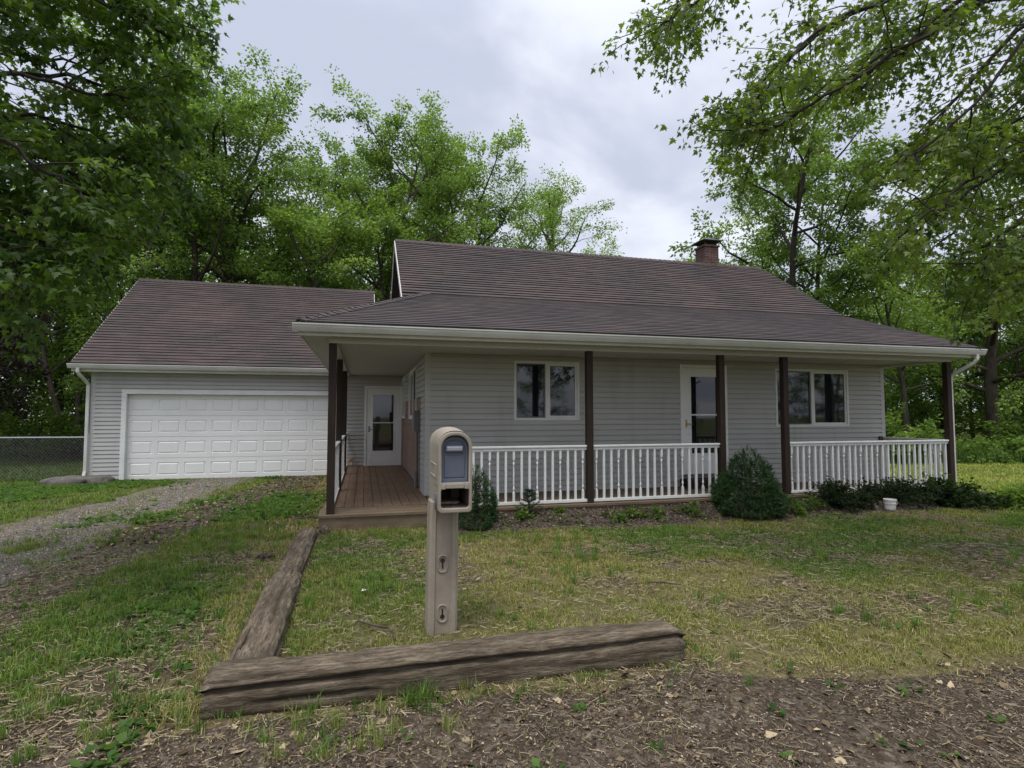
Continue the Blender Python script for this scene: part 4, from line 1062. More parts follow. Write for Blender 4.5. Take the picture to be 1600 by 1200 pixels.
class Tree:
    def __init__(s, seed):
        s.r = np.random.RandomState(seed); s.W = []; s.lp, s.ld, s.lc = [], [], []
    def path(s, p, d, L, n, wander=0.18, grav=0.0):
        P = [np.array(p, float)]; d = np.array(d, float); d /= np.linalg.norm(d)
        for i in range(n):
            d = d + s.r.normal(0, wander, 3) + np.array([0, 0, grav]); d /= np.linalg.norm(d)
            P.append(P[-1] + d * L / n)
        return np.array(P)
    def wood(s, P, r0, r1, n): s.W.append((P, np.linspace(r0, r1, len(P)), n))
    def at(s, P, t):
        x = t * (len(P) - 1); i = min(int(x), len(P) - 2); f = x - i
        d = P[i + 1] - P[i]
        return P[i] * (1 - f) + P[i + 1] * f, d / (np.linalg.norm(d) + 1e-9)
    def side(s, d, ang, roll):
        up = np.array([0, 0, 1.0]) if abs(d[2]) < .9 else np.array([1.0, 0, 0])
        a = np.cross(d, up); a /= np.linalg.norm(a); b = np.cross(a, d)
        return d * math.cos(ang) + (a * math.cos(roll) + b * math.sin(roll)) * math.sin(ang)
    def leaves(s, P, k, spread, tone):
        t = s.r.uniform(0.1, 1.0, k); i = np.minimum((t * (len(P) - 1)).astype(int), len(P) - 2); f = (t * (len(P) - 1) - i)[:, None]
        pos = P[i] * (1 - f) + P[i + 1] * f
        out = s.r.normal(0, 1, (k, 3)); out[:, 2] *= 0.5
        out /= np.linalg.norm(out, axis=1, keepdims=True) + 1e-9
        s.lp.append(pos + out * s.r.uniform(.3, 1, (k, 1)) * spread); s.ld.append(out + (P[-1] - P[0]) / (np.linalg.norm(P[-1] - P[0]) + 1e-9) * 0.7)
        s.lc.append(np.full(k, tone))
    def limb(s, P, r, sec_gap, sec_len, tw_gap, tw_len, nl, spread, t0=0.2, grav2=-0.05, flat=0.6, tip=True):
        """a limb with secondary branches and leafy twigs"""
        s.wood(P, r, max(.010, r * .25), 7)
        L = np.linalg.norm(np.diff(P, axis=0), axis=1).sum()
        n = max(2, int(L * (1 - t0) / sec_gap)); sg = 1
        for i in range(n):
            t = t0 + (1 - t0) * (i + s.r.uniform(.2, .8)) / n; sg = -sg
            p, d = s.at(P, t)
            roll = (0 if sg > 0 else math.pi) + s.r.normal(0, 1.0 - flat * .6)
            l2 = sec_len * (1.12 - .55 * t) * s.r.uniform(.6, 1.25)
            Q = s.path(p, s.side(d, s.r.uniform(.6, 1.1), roll) + np.array([0, 0, .12]), l2, 6, .16, grav2)
            s.twigs(Q, max(.007, r * .28 * (1.1 - .6 * t)), tw_gap, tw_len, nl, spread)
        if tip: s.twigs(P[-max(2, len(P) // 3):], r * .25, tw_gap, tw_len, nl, spread)
    def twigs(s, Q, r, gap, tl, nl, spread):
        s.wood(Q, r, .004, 4)
        tone = s.r.normal(0, 1)
        L = np.linalg.norm(np.diff(Q, axis=0), axis=1).sum(); m = max(2, int(L / gap)); g = 1
        for j in range(m):
            t = .2 + .8 * (j + s.r.uniform(.2, .8)) / m; g = -g
            p, d = s.at(Q, t)
            T = s.path(p, s.side(d, s.r.uniform(.4, 1.0), (0 if g > 0 else math.pi) + s.r.normal(0, .7)), tl * s.r.uniform(.5, 1.3), 3, .2, -.10)
            if r > .008: s.wood(T, .004, .002, 3)
            s.leaves(T, max(1, int(nl * s.r.uniform(.6, 1.4))), spread, tone + s.r.normal(0, .35))
        s.leaves(Q[-3:], nl, spread, tone)
    def wood_mesh(s, name, mat):
        Vs, Fs, o = [], [], 0
        for P, r, n in s.W:
            V, F = tube_arrays(P, r, n); Vs.append(V); Fs.append(F + o); o += len(V)
        return np_mesh(name, np.concatenate(Vs), np.concatenate(Fs), mat, None, True)
    def leaf_arrays(s, tmpl, size, ca, cb, cc, droop=0.35, tilt=.5, keep=None):
        P = np.concatenate(s.lp); Dv = np.concatenate(s.ld); tone = np.concatenate(s.lc)
        if keep is not None:
            k = keep(P); P, Dv, tone = P[k], Dv[k], tone[k]
        n = len(P); r = s.r
        d = Dv / (np.linalg.norm(Dv, axis=1, keepdims=True) + 1e-9); d[:, 2] -= droop * r.uniform(.2, 1.6, n); d /= np.linalg.norm(d, axis=1, keepdims=True)
        up = np.array([0, 0, 1.0]) + r.normal(0, tilt, (n, 3))
        sd_ = np.cross(d, up); sd_ /= np.linalg.norm(sd_, axis=1, keepdims=True) + 1e-9
        nn = np.cross(sd_, d)
        sz = size * r.uniform(.65, 1.25, n)
        T, F = tmpl
        wv = r.uniform(.8, 1.15, n)
        V = P[:, None, :] + (sz * wv)[:, None, None] * T[None, :, 0:1] * sd_[:, None, :] + sz[:, None, None] * (T[None, :, 1:2] * d[:, None, :] + T[None, :, 2:3] * nn[:, None, :])
        FF = F[None] + (np.arange(n) * len(T))[:, None, None]
        x = np.clip(.5 + .20 * tone + r.normal(0, .16, n), 0, 1)[:, None]
        ca, cb, cc = map(np.array, (ca, cb, cc))
        c = np.where(x < .5, ca + (cb - ca) * (x * 2), cb + (cc - cb) * (x * 2 - 1))
        c = c * r.uniform(.82, 1.18, (n, 1))
        return V.reshape(-1, 3), FF.reshape(-1, F.shape[1]), np.repeat(c, len(T), 0)

def put_tree(t, name, base, label, cat, tmpl, size, cols, mat, bark='bark', group=None, **kw):
    root = empty(name, base, label, cat, group); print('LEAVES', name, sum(len(p) for p in t.lp))
    link('trunk', t.wood_mesh('trunk', M[bark]), root)
    V, F, c = t.leaf_arrays(tmpl, size, *cols, **kw)
    link('crown', np_mesh('crown', V, F, M[mat], c), root)
    return root, (V, F, c)

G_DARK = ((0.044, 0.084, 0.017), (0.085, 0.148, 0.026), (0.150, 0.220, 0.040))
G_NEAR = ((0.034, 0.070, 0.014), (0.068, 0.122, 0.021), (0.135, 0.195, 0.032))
G_MID = ((0.088, 0.148, 0.036), (0.150, 0.232, 0.056), (0.225, 0.312, 0.080))
G_LITE = ((0.112, 0.178, 0.042), (0.182, 0.272, 0.064), (0.260, 0.345, 0.090))
G_OLIVE = ((0.054, 0.090, 0.017), (0.100, 0.150, 0.024), (0.175, 0.225, 0.038))
G_PURP = ((0.016, 0.013, 0.016), (0.030, 0.022, 0.028), (0.05, 0.04, 0.045))

# --- the two maples whose branches hang into the picture
def near_maple(name, base, fork, trunk_r, limbs, seed, label, extra, cols, keep=None, dens=10, size=.062, again=((1.22, .15), (.86, -.05))):
    t = Tree(seed); base = np.array(base, float); fork = np.array(fork, float)
    up = np.array([(base * (1 - f) + fork * f) + np.array([.1 * math.sin(3 * f), .08 * math.sin(2 * f + 1), 0]) for f in np.linspace(0, 1, 8)])
    t.W.append((up, trunk_r * np.array([1.5, 1.15, 1.02, .97, .93, .9, .88, .86]), 14))
    for L in limbs:
        P = np.array(L, float)
        # lead from the trunk to the first point of the limb, then smooth
        h = np.clip(P[0][2] * .62, 2.0, fork[2])
        s0 = base * (1 - h / fork[2]) + fork * (h / fork[2])
        C = np.vstack([s0, s0 * .5 + P[0] * .5 + np.array([0, 0, .25]), P])
        u = np.linspace(0, len(C) - 1, len(C) * 4)
        Q = np.stack([np.interp(u, np.arange(len(C)), C[:, k]) for k in range(3)], 1)
        for _ in range(4): Q[1:-1] = (Q[:-2] + 2 * Q[1:-1] + Q[2:]) / 4
        Q[1:-1] += t.r.normal(0, .018, Q[1:-1].shape)
        t.limb(Q, .034, .20, .85, .12, .30, dens, .09, .25, -.06, .65)
        # companion limbs farther out and farther in give the crown its depth
        for k_, dz in again:
            C2 = Q * k_ + np.array([0, 0, EYE * (1 - k_) + dz]); C2[:8] = Q[:8] * .5 + C2[:8] * .5; C2[0] = Q[0]
            C2 = C2 + np.cumsum(t.r.normal(0, .02, C2.shape), 0)
            t.limb(C2, .022, .26, .85, .14, .30, dens - 2, .09, .35, -.06, .5)
    for az, el, L, h in extra:
        s0 = base * (1 - h / fork[2]) + fork * (h / fork[2])
        P = t.path(s0, (math.sin(R(az)) * math.cos(R(el)), math.cos(R(az)) * math.cos(R(el)), math.sin(R(el))), L, 12, .10, -.02)
        t.limb(P, .09, .36, 1.5, .20, .38, dens - 2, .11, .22, -.05, .5)
    return put_tree(t, name, tuple(base), label, 'tree', MAPLE, size, cols, 'leaf', 'bark_dark', keep=keep, droop=.55, tilt=.55)
RIGHT_LIMBS = [
  [[6.36, 4.16, 6.77], [5.25, 4.63, 6.07], [4.53, 4.94, 5.59], [4.15, 5.13, 5.27], [4.02, 5.23, 4.91]] ,
  [[6.04, 4.28, 7.52], [4.92, 4.84, 7.04], [3.99, 5.26, 6.59], [3.51, 5.47, 6.24], [3.33, 5.58, 6.05]] ,
  [[6.29, 3.9, 6.13], [5.21, 4.38, 5.47], [4.63, 4.7, 4.96], [4.18, 4.98, 4.69], [3.9, 5.2, 4.59]] ,
  [[7.43, 3.92, 6.39], [6.61, 4.15, 5.69], [5.59, 4.38, 4.59], [5.27, 4.45, 4.17]] ,
  [[7.64, 3.94, 4.84], [6.59, 4.17, 4.31], [5.72, 4.37, 3.72], [5.4, 4.45, 3.45]] ,
  [[7.46, 3.87, 4.17], [6.63, 4.11, 3.71], [6.05, 4.26, 3.31], [5.81, 4.42, 3.13]] ,
  [[7.77, 4.14, 5.47], [6.94, 4.36, 5.11], [6.3, 4.59, 4.57]] ,
  [[7.54, 3.69, 3.65], [6.81, 4.01, 3.29], [6.32, 4.22, 3.05]] ,
  [[7.26, 3.81, 6.68], [6.35, 4.17, 6.16], [5.62, 4.5, 5.62], [5.2, 4.68, 5.24]] ,
]
LEFT_LIMBS = [
  [[-4.44, 6.04, 4.88], [-3.6, 5.77, 5.07], [-2.85, 5.73, 5.42], [-2.27, 5.77, 5.51], [-1.92, 6.0, 5.42]] ,
  [[-4.42, 6.06, 4.38], [-3.42, 5.65, 4.46], [-2.67, 5.6, 4.61], [-2.2, 5.8, 4.62], [-1.85, 6.02, 4.67]] ,
  [[-4.4, 6.07, 3.82], [-3.35, 5.57, 3.88], [-2.72, 5.57, 3.85], [-2.35, 5.74, 3.67], [-2.21, 5.9, 3.57]] ,
  [[-4.39, 6.08, 3.54], [-3.38, 5.67, 3.43], [-2.9, 5.7, 3.38], [-2.63, 5.84, 3.27], [-2.49, 6.0, 3.22]] ,
  [[-4.04, 5.72, 5.62], [-3.0, 5.43, 5.88], [-2.43, 5.49, 5.9], [-2.03, 5.64, 5.83]] ,
  [[-4.07, 5.94, 3.41], [-3.21, 5.54, 3.18], [-2.96, 5.56, 3.08], [-2.86, 5.73, 3.05]] ,
  [[-4.71, 6.47, 4.38], [-3.82, 6.34, 4.44], [-3.08, 6.51, 4.56], [-2.59, 6.72, 4.39], [-2.26, 6.84, 4.27]] ,
  [[-4.63, 6.28, 5.48], [-3.72, 5.93, 5.52], [-3.0, 5.99, 5.9], [-2.52, 6.1, 6.03]] ,
]
near_maple('maple_tree', (9.4, 3.9, 0), (9.1, 3.95, 6.2), .27, RIGHT_LIMBS, 11, 'near maple with deeply lobed leaves reaching in from the upper right', [(110, 40, 4.0, 5.4)], G_OLIVE)
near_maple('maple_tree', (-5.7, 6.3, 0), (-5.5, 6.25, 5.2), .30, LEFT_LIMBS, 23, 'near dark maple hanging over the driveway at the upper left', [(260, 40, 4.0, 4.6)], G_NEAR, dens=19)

# --- trees behind the house
def wood_tree(name, base, h, spread, seed, label, cols, crown0=.3, lean=(0, 0), nlimb=17, dens=15, size=.125, stems=1, group=None, bark='bark', up=.9, cat='tree', trunk_r=None, secgap=.62, emit=True):
    t = Tree(seed); base = np.array(base, float); r = t.r
    tr = trunk_r or .016 * h + .04
    for sidx in range(stems):
        az = r.uniform(0, 6.28); sp = 0 if stems == 1 else r.uniform(.10, .32)
        d = np.array([lean[0] + math.cos(az) * sp, lean[1] + math.sin(az) * sp, 1.0])
        hh = h * (1 if sidx == 0 else r.uniform(.72, .98))
        TP = t.path(base + (np.array([math.cos(az), math.sin(az), 0]) * .25 if stems > 1 else 0), d, hh * .96, 14, .05, .01)
        k = tr / math.sqrt(stems) * (1 if sidx == 0 else .85)
        t.W.append((TP, np.concatenate([[k * 1.35], np.linspace(k, k * .14, 14)]), 10))
        nl_ = max(4, int(nlimb / stems))
        for i in range(nl_):
            f = crown0 + (1 - crown0) * (i + r.uniform(.1, .9)) / nl_
            p, dd = t.at(TP, min(.97, f))
            g = (f - crown0) / (1 - crown0)
            env = (math.sin(math.pi * min(1, .22 + .74 * g)) ** .7) * r.uniform(.7, 1.2)
            a = i * 2.4 + r.uniform(-.6, .6) + sidx
            el = (.35 + .75 * g) * up + r.uniform(-.15, .2)
            L = max(.8, spread * env / (stems ** .3))
            P = t.path(p, (math.cos(a) * math.cos(el), math.sin(a) * math.cos(el), math.sin(el)), L, 7, .13, .03)
            t.limb(P, max(.02, k * .42 * (1.1 - .7 * g)), secgap * .8, L * .46 + .5, .34, .60, int(dens * 3.4), .32, .18, .0, .25)
    return put_tree(t, name, tuple(base), label, cat, KITE, size, cols, 'leaf_far', bark, group, droop=.3, tilt=.75)
wood_tree('ash_tree', (-4.2, 25.9, 0), 15.6, 5.4, 31, 'tallest leafy tree with a leaning trunk behind the garage ridge', G_MID, .30, (-.06, 0), 30, 12)
wood_tree('ash_tree', (-0.3, 26.0, 0), 14.6, 6.6, 32, 'broad tree with forked dark limbs just left of the main roof peak', G_MID, .34, (-.03, 0), 36, 12, stems=2)
wood_tree('ash_tree', (6.3, 29.0, 0), 14.6, 5.4, 33, 'lower leafy tree showing above the left part of the main roof', G_LITE, .35, (0, 0), 30, 14)
wood_tree('ash_tree', (10.0, 31.0, 0), 15.0, 4.8, 34, 'sparse airy tree above the middle of the main roof', G_LITE, .36, (0, 0), 20, 9)
wood_tree('maple_tree', (-6.2, 24.5, 0), 12.2, 4.4, 35, 'mid green tree rising behind the left end of the garage roof', G_MID, .2, (0, 0), 24, 13)
wood_tree('boxelder_tree', (-2.2, 23.6, 0), 8.8, 3.4, 36, 'bright light green low tree just above the garage ridge', G_LITE, .2, (0, 0), 16, 14)
wood_tree('boxelder_tree', (1.0, 24.8, 0), 9.6, 3.4, 46, 'light green low tree in the gap between the garage and main roofs', G_LITE, .25, (0, 0), 14, 13)
wood_tree('maple_tree', (-10.2, 24.0, 0), 12.0, 4.6, 37, 'dark tree with several bare lower stems beyond the chain link fence', G_DARK, .28, (0, 0), 24, 13, stems=3)
wood_tree('purple_maple_tree', (-12.0, 21.0, 0), 6.8, 2.3, 38, 'dark purple leaved tree at the left edge beyond the fence', G_PURP, .15, (0, 0), 20, 14)
wood_tree('maple_tree', (16.9, 19.3, 0), 14.8, 5.4, 39, 'tall open tree with dark forked limbs behind the chimney end of the roof', G_MID, .30, (-.02, 0), 36, 15, bark='bark_dark', stems=2)
wood_tree('maple_tree', (25.0, 17.4, 0), 13.0, 5.4, 40, 'large bushy green tree at the right behind the porch roof end', G_LITE, .16, (0, 0), 32, 14)
wood_tree('young_maple_tree', (19.3, 16.4, 0), 7.6, 2.4, 41, 'slender pale trunked tree seen under the right end of the porch roof', G_LITE, .3, (0, 0), 13, 11, trunk_r=.11)
wood_tree('young_maple_tree', (26.5, 17.5, 0), 8.0, 2.6, 42, 'slim grey trunked tree standing at the wood edge far right', G_MID, .4, (0, 0), 12, 12, trunk_r=.10)

# --- the wood beyond, one mass
def woodland(name, spots, seed, label):
    protos = []
    for k in range(4):
        t = Tree(seed + k); r = t.r
        TP = t.path((0, 0, 0), (r.uniform(-.05, .05), r.uniform(-.05, .05), 1), 12, 10, .05)
        t.W.append((TP, np.linspace(.20, .04, len(TP)), 7))
        for i in range(22):
            f = .03 + .95 * (i + r.uniform(0, 1)) / 22; p, d = t.at(TP, min(.98, f)); a = i * 2.4
            g = f; L = 3.8 * (math.sin(math.pi * min(1, .34 + .62 * g)) ** .6) * r.uniform(.7, 1.2); el = .2 + .7 * g
            P = t.path(p, (math.cos(a) * math.cos(el), math.sin(a) * math.cos(el), math.sin(el)), L, 6, .14, .02)
            t.limb(P, .06, .85, L * .45 + .4, .42, .65, 26, .42, .15, 0, .2)
        V, F, c = t.leaf_arrays(KITE, .19, *(G_DARK if k % 2 else G_MID), droop=.3, tilt=.8)
        Vw, Fw, o = [], [], 0
        for P, rr, n in t.W:
            if rr[0] < .02: continue
            v, f = tube_arrays(P, rr, n); Vw.append(v); Fw.append(f + o); o += len(v)
        protos.append((V, F, c, np.concatenate(Vw), np.concatenate(Fw)))
    rr = np.random.RandomState(seed)
    A = [[], [], []]; B = [[], []]; oa = ob_ = 0
    for i, (x, y, s) in enumerate(spots):
        V, F, c, Vw, Fw = protos[i % 4]
        a = rr.uniform(0, 6.28); ca, sa = math.cos(a), math.sin(a); sx = s * rr.uniform(.9, 1.2)
        Rm = np.array([[ca * sx, -sa * sx, 0], [sa * sx, ca * sx, 0], [0, 0, s]])
        A[0].append(V @ Rm.T + (x, y, 0)); A[1].append(F + oa); A[2].append(c * rr.uniform(.8, 1.2)); oa += len(V)
        B[0].append(Vw @ Rm.T + (x, y, 0)); B[1].append(Fw + ob_); ob_ += len(Vw)
    root = empty(name, (spots[0][0], spots[0][1], 0), label, 'woodland'); root['kind'] = 'stuff'
    o = link('foliage', np_mesh('foliage', np.concatenate(A[0]), np.concatenate(A[1]), M['leaf_far'], np.concatenate(A[2])), root); o['kind'] = 'stuff'
    o = link('trunks', np_mesh('trunks', np.concatenate(B[0]), np.concatenate(B[1]), M['bark_dark'], None, True), root); o['kind'] = 'stuff'
_r = np.random.RandomState(5)
woodland('woodland', [(-26 + 3.0 * i + _r.uniform(-1, 1), 34 + _r.uniform(-3, 5) - .2 * i, _r.uniform(.85, 1.2)) for i in range(9)] + [(-24 + 4.5 * i, 44 + _r.uniform(-3, 3), 1.25) for i in range(7)] + [(-16, 27, .8), (-19.5, 30, 1.0), (-13.5, 30, .9), (-17, 23, .75)] + [(-19 + 1.7 * i + _r.uniform(-.6, .6), 28 + _r.uniform(-1, 1), _r.uniform(.28, .42)) for i in range(10)], 61, 'dark shady wood filling the view beyond the back yard on the left')
woodland('woodland', [(14 + 3.6 * i + _r.uniform(-1, 1), 30 - .9 * i + _r.uniform(-2, 2), _r.uniform(.65, .85)) for i in range(9)] + [(18 + 5 * i, 40 - i, .9) for i in range(7)] + [(27, 21, .7), (31, 19, .8), (34, 15, .8), (38, 17, .9), (24, 24, .75), (20, 26, .8), (29, 25, .8), (36, 21, .9), (31, 15.5, .6), (40, 13, .8), (17, 25, .75)] + [(17 + 2.2 * i + _r.uniform(-.6, .6), 22.5 - .75 * i + _r.uniform(-.8, .8), _r.uniform(.28, .42)) for i in range(11)] + [(16 + 2.6 * i, 26 - .5 * i, .5) for i in range(9)], 71, 'green wood closing off the field on the right')
woodland('woodland', [(-20 + 5 * i + _r.uniform(-2, 2), -20 - 5 * (i % 2) + _r.uniform(-2, 2), _r.uniform(.55, .85)) for i in range(17) if i not in (4, 5, 6)], 75, 'dark trees across the road reflected in the front windows')

# --- shrubs and low plants
def shrub(name, base, h, w, seed, label, cols, n=60, size=.09, dens=10, cat='shrub', group=None, mat='leaf_far', tmpl=KITE, spread=.12, flat=0.35, grav=-.02):
    t = Tree(seed); base = np.array(base, float); r = t.r
    for i in range(n):
        a = r.uniform(0, 6.28); q = r.uniform(0, 1) ** .6; el = (1 - q) * 1.3 + .12 + flat * r.uniform(0, .6)
        d = np.array([math.cos(a) * math.cos(el) * w, math.sin(a) * math.cos(el) * w * .9, math.sin(el) * h]); L = np.linalg.norm(d) * r.uniform(.75, 1.08)
        P = t.path(base + np.array([math.cos(a), math.sin(a), 0]) * .12 * w * q, d, L, 5, .12, grav)
        t.wood(P, .010 + .006 * h, .003, 5)
        t.twigs(P[1:], .006, max(.05, L / 7), .22 * L ** .5, dens, spread)
    root = empty(name, tuple(base), label, cat, group)
    link('stems', t.wood_mesh('stems', M['bark']), root)
    V, F, c = t.leaf_arrays(tmpl, size, *cols, droop=.25, tilt=.7)
    link('foliage', np_mesh('foliage', V, F, M[mat], c), root)
shrub('sumac_bush', (18.0, 15.6, 0), 2.0, 1.5, 81, 'light green bush with drooping leaf sprays right of the porch downspout', G_LITE, 44, .19, 10, grav=-.06)
shrub('sumac_bush', (23.6, 14.9, 0), 2.1, 1.6, 82, 'light green bush at the right edge along the wood', G_LITE, 40, .19, 10, grav=-.06)
shrub('wild_shrub', (17.6, 18.2, 0), 1.9, 1.5, 83, 'green shrub seen through the porch side railing', G_MID, 44, .15, 10)
shrub('wild_shrub', (15.6, 17.6, 0), 2.2, 1.4, 93, 'leafy shrub close behind the right corner of the house wall', G_LITE, 44, .15, 10)
for i, (x, y, h) in enumerate(((19.0, 15.3, .9), (20.4, 14.9, .8), (21.8, 14.3, .85), (23.2, 13.7, .9), (24.8, 13.4, .8), (16.6, 16.4, .9), (26.5, 13.0, .9))):
    shrub('bramble_clump', (x, y, 0), h, 1.3, 84 + i, 'low tangled green bramble along the far edge of the mown field', G_MID, 38, .11, 12, 'bramble', 'brambles along the field edge')
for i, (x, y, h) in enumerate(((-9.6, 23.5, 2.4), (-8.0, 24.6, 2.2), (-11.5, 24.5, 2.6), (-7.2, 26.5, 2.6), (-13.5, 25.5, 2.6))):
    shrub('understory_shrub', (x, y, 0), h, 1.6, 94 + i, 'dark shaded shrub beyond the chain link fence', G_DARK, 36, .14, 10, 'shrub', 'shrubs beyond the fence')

NEEDLE = (np.array([(-.09, 0, 0), (.09, 0, 0), (.05, .6, .04), (0, 1, 0), (-.05, .6, .04)], float), np.array([(0, 1, 2), (0, 2, 4), (4, 2, 3)]))
def conifer(name, base, h, w, seed, label, n=26000, size=.042):
    """dense dwarf spruce: needle sprays on short shoots all over a lumpy cone, with a trunk and whorls inside"""
    r = np.random.RandomState(seed); base = np.array(base, float)
    root = empty(name, tuple(base), label, 'shrub')
    t = Tree(seed)
    TP = t.path(base, (0, 0, 1), h * .9, 8, .02); t.wood(TP, .04 * h + .01, .006, 8)
    for i in range(70):
        f = .06 + .86 * i / 70; p, d = t.at(TP, f); a = i * 2.4
        L = w * .5 * (1 - f) ** .8 * .95
        t.wood(t.path(p, (math.cos(a), math.sin(a), .25), L, 4, .1), .008, .003, 4)
    link('trunk', t.wood_mesh('trunk', M['bark_dark']), root)
    ns = n // 14
    z = 1 - np.sqrt(r.uniform(0, 1, ns)); a = r.uniform(0, 6.28, ns)
    lump = .62 + .80 * fbm(np.cos(a) * 1.7 + 10, np.sin(a) * 1.7 + z * 4.5, seed, 3)
    prof = np.interp(z, [0, .08, .25, .5, .75, .92, 1], [.86, 1, 1, .80, .48, .22, .04])
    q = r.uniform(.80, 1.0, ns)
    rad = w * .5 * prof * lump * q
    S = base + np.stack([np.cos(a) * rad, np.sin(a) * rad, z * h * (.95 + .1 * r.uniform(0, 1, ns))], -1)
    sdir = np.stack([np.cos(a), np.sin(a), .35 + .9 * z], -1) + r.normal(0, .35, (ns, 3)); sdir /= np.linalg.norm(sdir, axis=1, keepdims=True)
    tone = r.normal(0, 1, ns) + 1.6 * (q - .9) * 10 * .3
    m = 14
    P = np.repeat(S, m, 0) + np.repeat(sdir, m, 0) * np.tile(np.linspace(0, .055, m), ns)[:, None] * (.6 + .5 * h)
    Dd = np.repeat(sdir, m, 0) * .7 + r.normal(0, .6, (ns * m, 3))
    t.lp, t.ld, t.lc = [P], [Dd], [np.repeat(tone, m)]
    V, F, c = t.leaf_arrays(NEEDLE, size, (.014, .038, .014), (.030, .070, .021), (.068, .124, .033), droop=.1, tilt=.9)
    link('needles', np_mesh('needles', V, F, M['needle'], c), root)
conifer('dwarf_spruce', (6.05, 7.92, 0), 1.04, 1.10, 101, 'large cone shaped dark green dwarf spruce in front of the porch gap', 48000)
conifer('dwarf_spruce', (1.58, 8.04, 0), .88, .58, 102, 'small dense dwarf spruce just behind the mailbox', 20000, .036)
def seedling(base, h, seed):
    t = Tree(seed); base = np.array(base, float)
    TP = t.path(base, (0, 0, 1), h, 6, .03); t.wood(TP, .010, .003, 6)
    for f in (.18, .36, .54, .72, .88):
        for k in range(6):
            p, d = t.at(TP, f); a = k * 1.05 + f * 7; L = .26 * (1.15 - f)
            P = t.path(p, (math.cos(a), math.sin(a), .55), L, 4, .05); t.wood(P, .005, .002, 4); t.leaves(P, 60, .012, 0)
    t.leaves(TP[3:], 60, .015, .3)
    root = empty('spruce_seedling', tuple(base), 'thin young spruce with open branches in front of the left railing', 'seedling')
    link('stem', t.wood_mesh('stem', M['bark']), root)
    V, F, c = t.leaf_arrays(NEEDLE, .035, (.014, .034, .018), (.024, .052, .024), (.045, .08, .03), droop=.0, tilt=.9)
    link('needles', np_mesh('needles', V, F, M['needle'], c), root)
seedling((2.42, 8.15, .06), .46, 103)
J = ((.008, .018, .008), (.016, .032, .012), (.036, .05, .018))
shrub('low_juniper', (8.0, 8.16, .06), .36, .62, 111, 'dark low spreading shrub left of the white bucket', J, 60, .045, 16, 'shrub', None, 'leaf_far', KITE, .05)
shrub('low_juniper', (9.25, 8.16, .06), .34, .70, 112, 'dark low spreading shrub right of the white bucket', J, 60, .045, 16, 'shrub', None, 'leaf_far', KITE, .05)
shrub('low_juniper', (10.35, 8.05, .02), .38, .85, 113, 'dark spreading shrub with longer green leaves at the right porch corner', ((.010, .022, .008), (.02, .042, .012), (.05, .075, .02)), 55, .075, 12, 'shrub', None, 'leaf_far', KITE, .06)
for i, (x, y, h, w_) in enumerate(((2.2, 8.05, .20, .22), (2.9, 8.05, .16, .3), (3.9, 8.0, .16, .3), (4.45, 7.98, .15, .3), (5.0, 7.95, .16, .26), (7.3, 8.0, .2, .3), (6.75, 7.75, .22, .2))):
    shrub('bed_weed', (x, y, .03), h, w_, 121 + i, 'small leafy weed growing in the mulch along the porch', G_DARK, 16, .06, 5, 'weed', 'weeds in the planting bed', 'leaf_far', KITE, .04)
shrub('grass_tussock', (11.25, 7.35, 0), .26, .5, 131, 'tussock of long green leaves at the right end of the planting bed', G_LITE, 60, .16, 6, 'tussock', None, 'leaf_far', (KITE[0] * np.array([.25, 1.4, 1]), KITE[1]), .06)

# ------------------------------------------------------------------ grass, litter, stones
def pick(n, x0, x1, y0, y1, prob, seed):
    r = np.random.RandomState(seed)
    x = r.uniform(x0, x1, n); y = r.uniform(y0, y1, n)
    k = r.uniform(0, 1, n) < prob(x, y)
    return x[k], y[k], r
def blocked(x, y):
    b = (y > 8.3) & (y < 9.95) & (x > -.62) & (x < 11.12)
    b |= (y > 8.3) & (x > -.62) & (x < 11.05) | ((y > 15.9) & (x > -6.5) & (x < 1.1))
    b |= (abs(y - 3.52) < .13) & (x > -.85) & (x < 2.1)
    b |= (abs(x + .69) < .13) & (y > 3.6) & (y < 8.15)
    b |= (abs(x - .595) < .12) & (abs(y - 4.43) < .12)
    return b
def in_drive(x, y):
    a = sstep(1.0, .60, abs(x - track_a(y) + .12)) * (1 - .30 * sstep(.52, .68, fbm(x * 1.5, y * .7, 201))); b = sstep(.62, .35, abs(x - track_b(y)))
    return np.maximum(a, b * .9) * (y < 15.9)
def in_bed(x, y): return sstep(7.72, 7.88, y + .035 * x - .25 * (fbm(x * 1.1, x * 0, 41) - .5)) * (x > .9) * (x < 11.7) * (y < 8.4)
def in_verge(x, y): return sstep(.10, -.12, y - verge_edge(x))
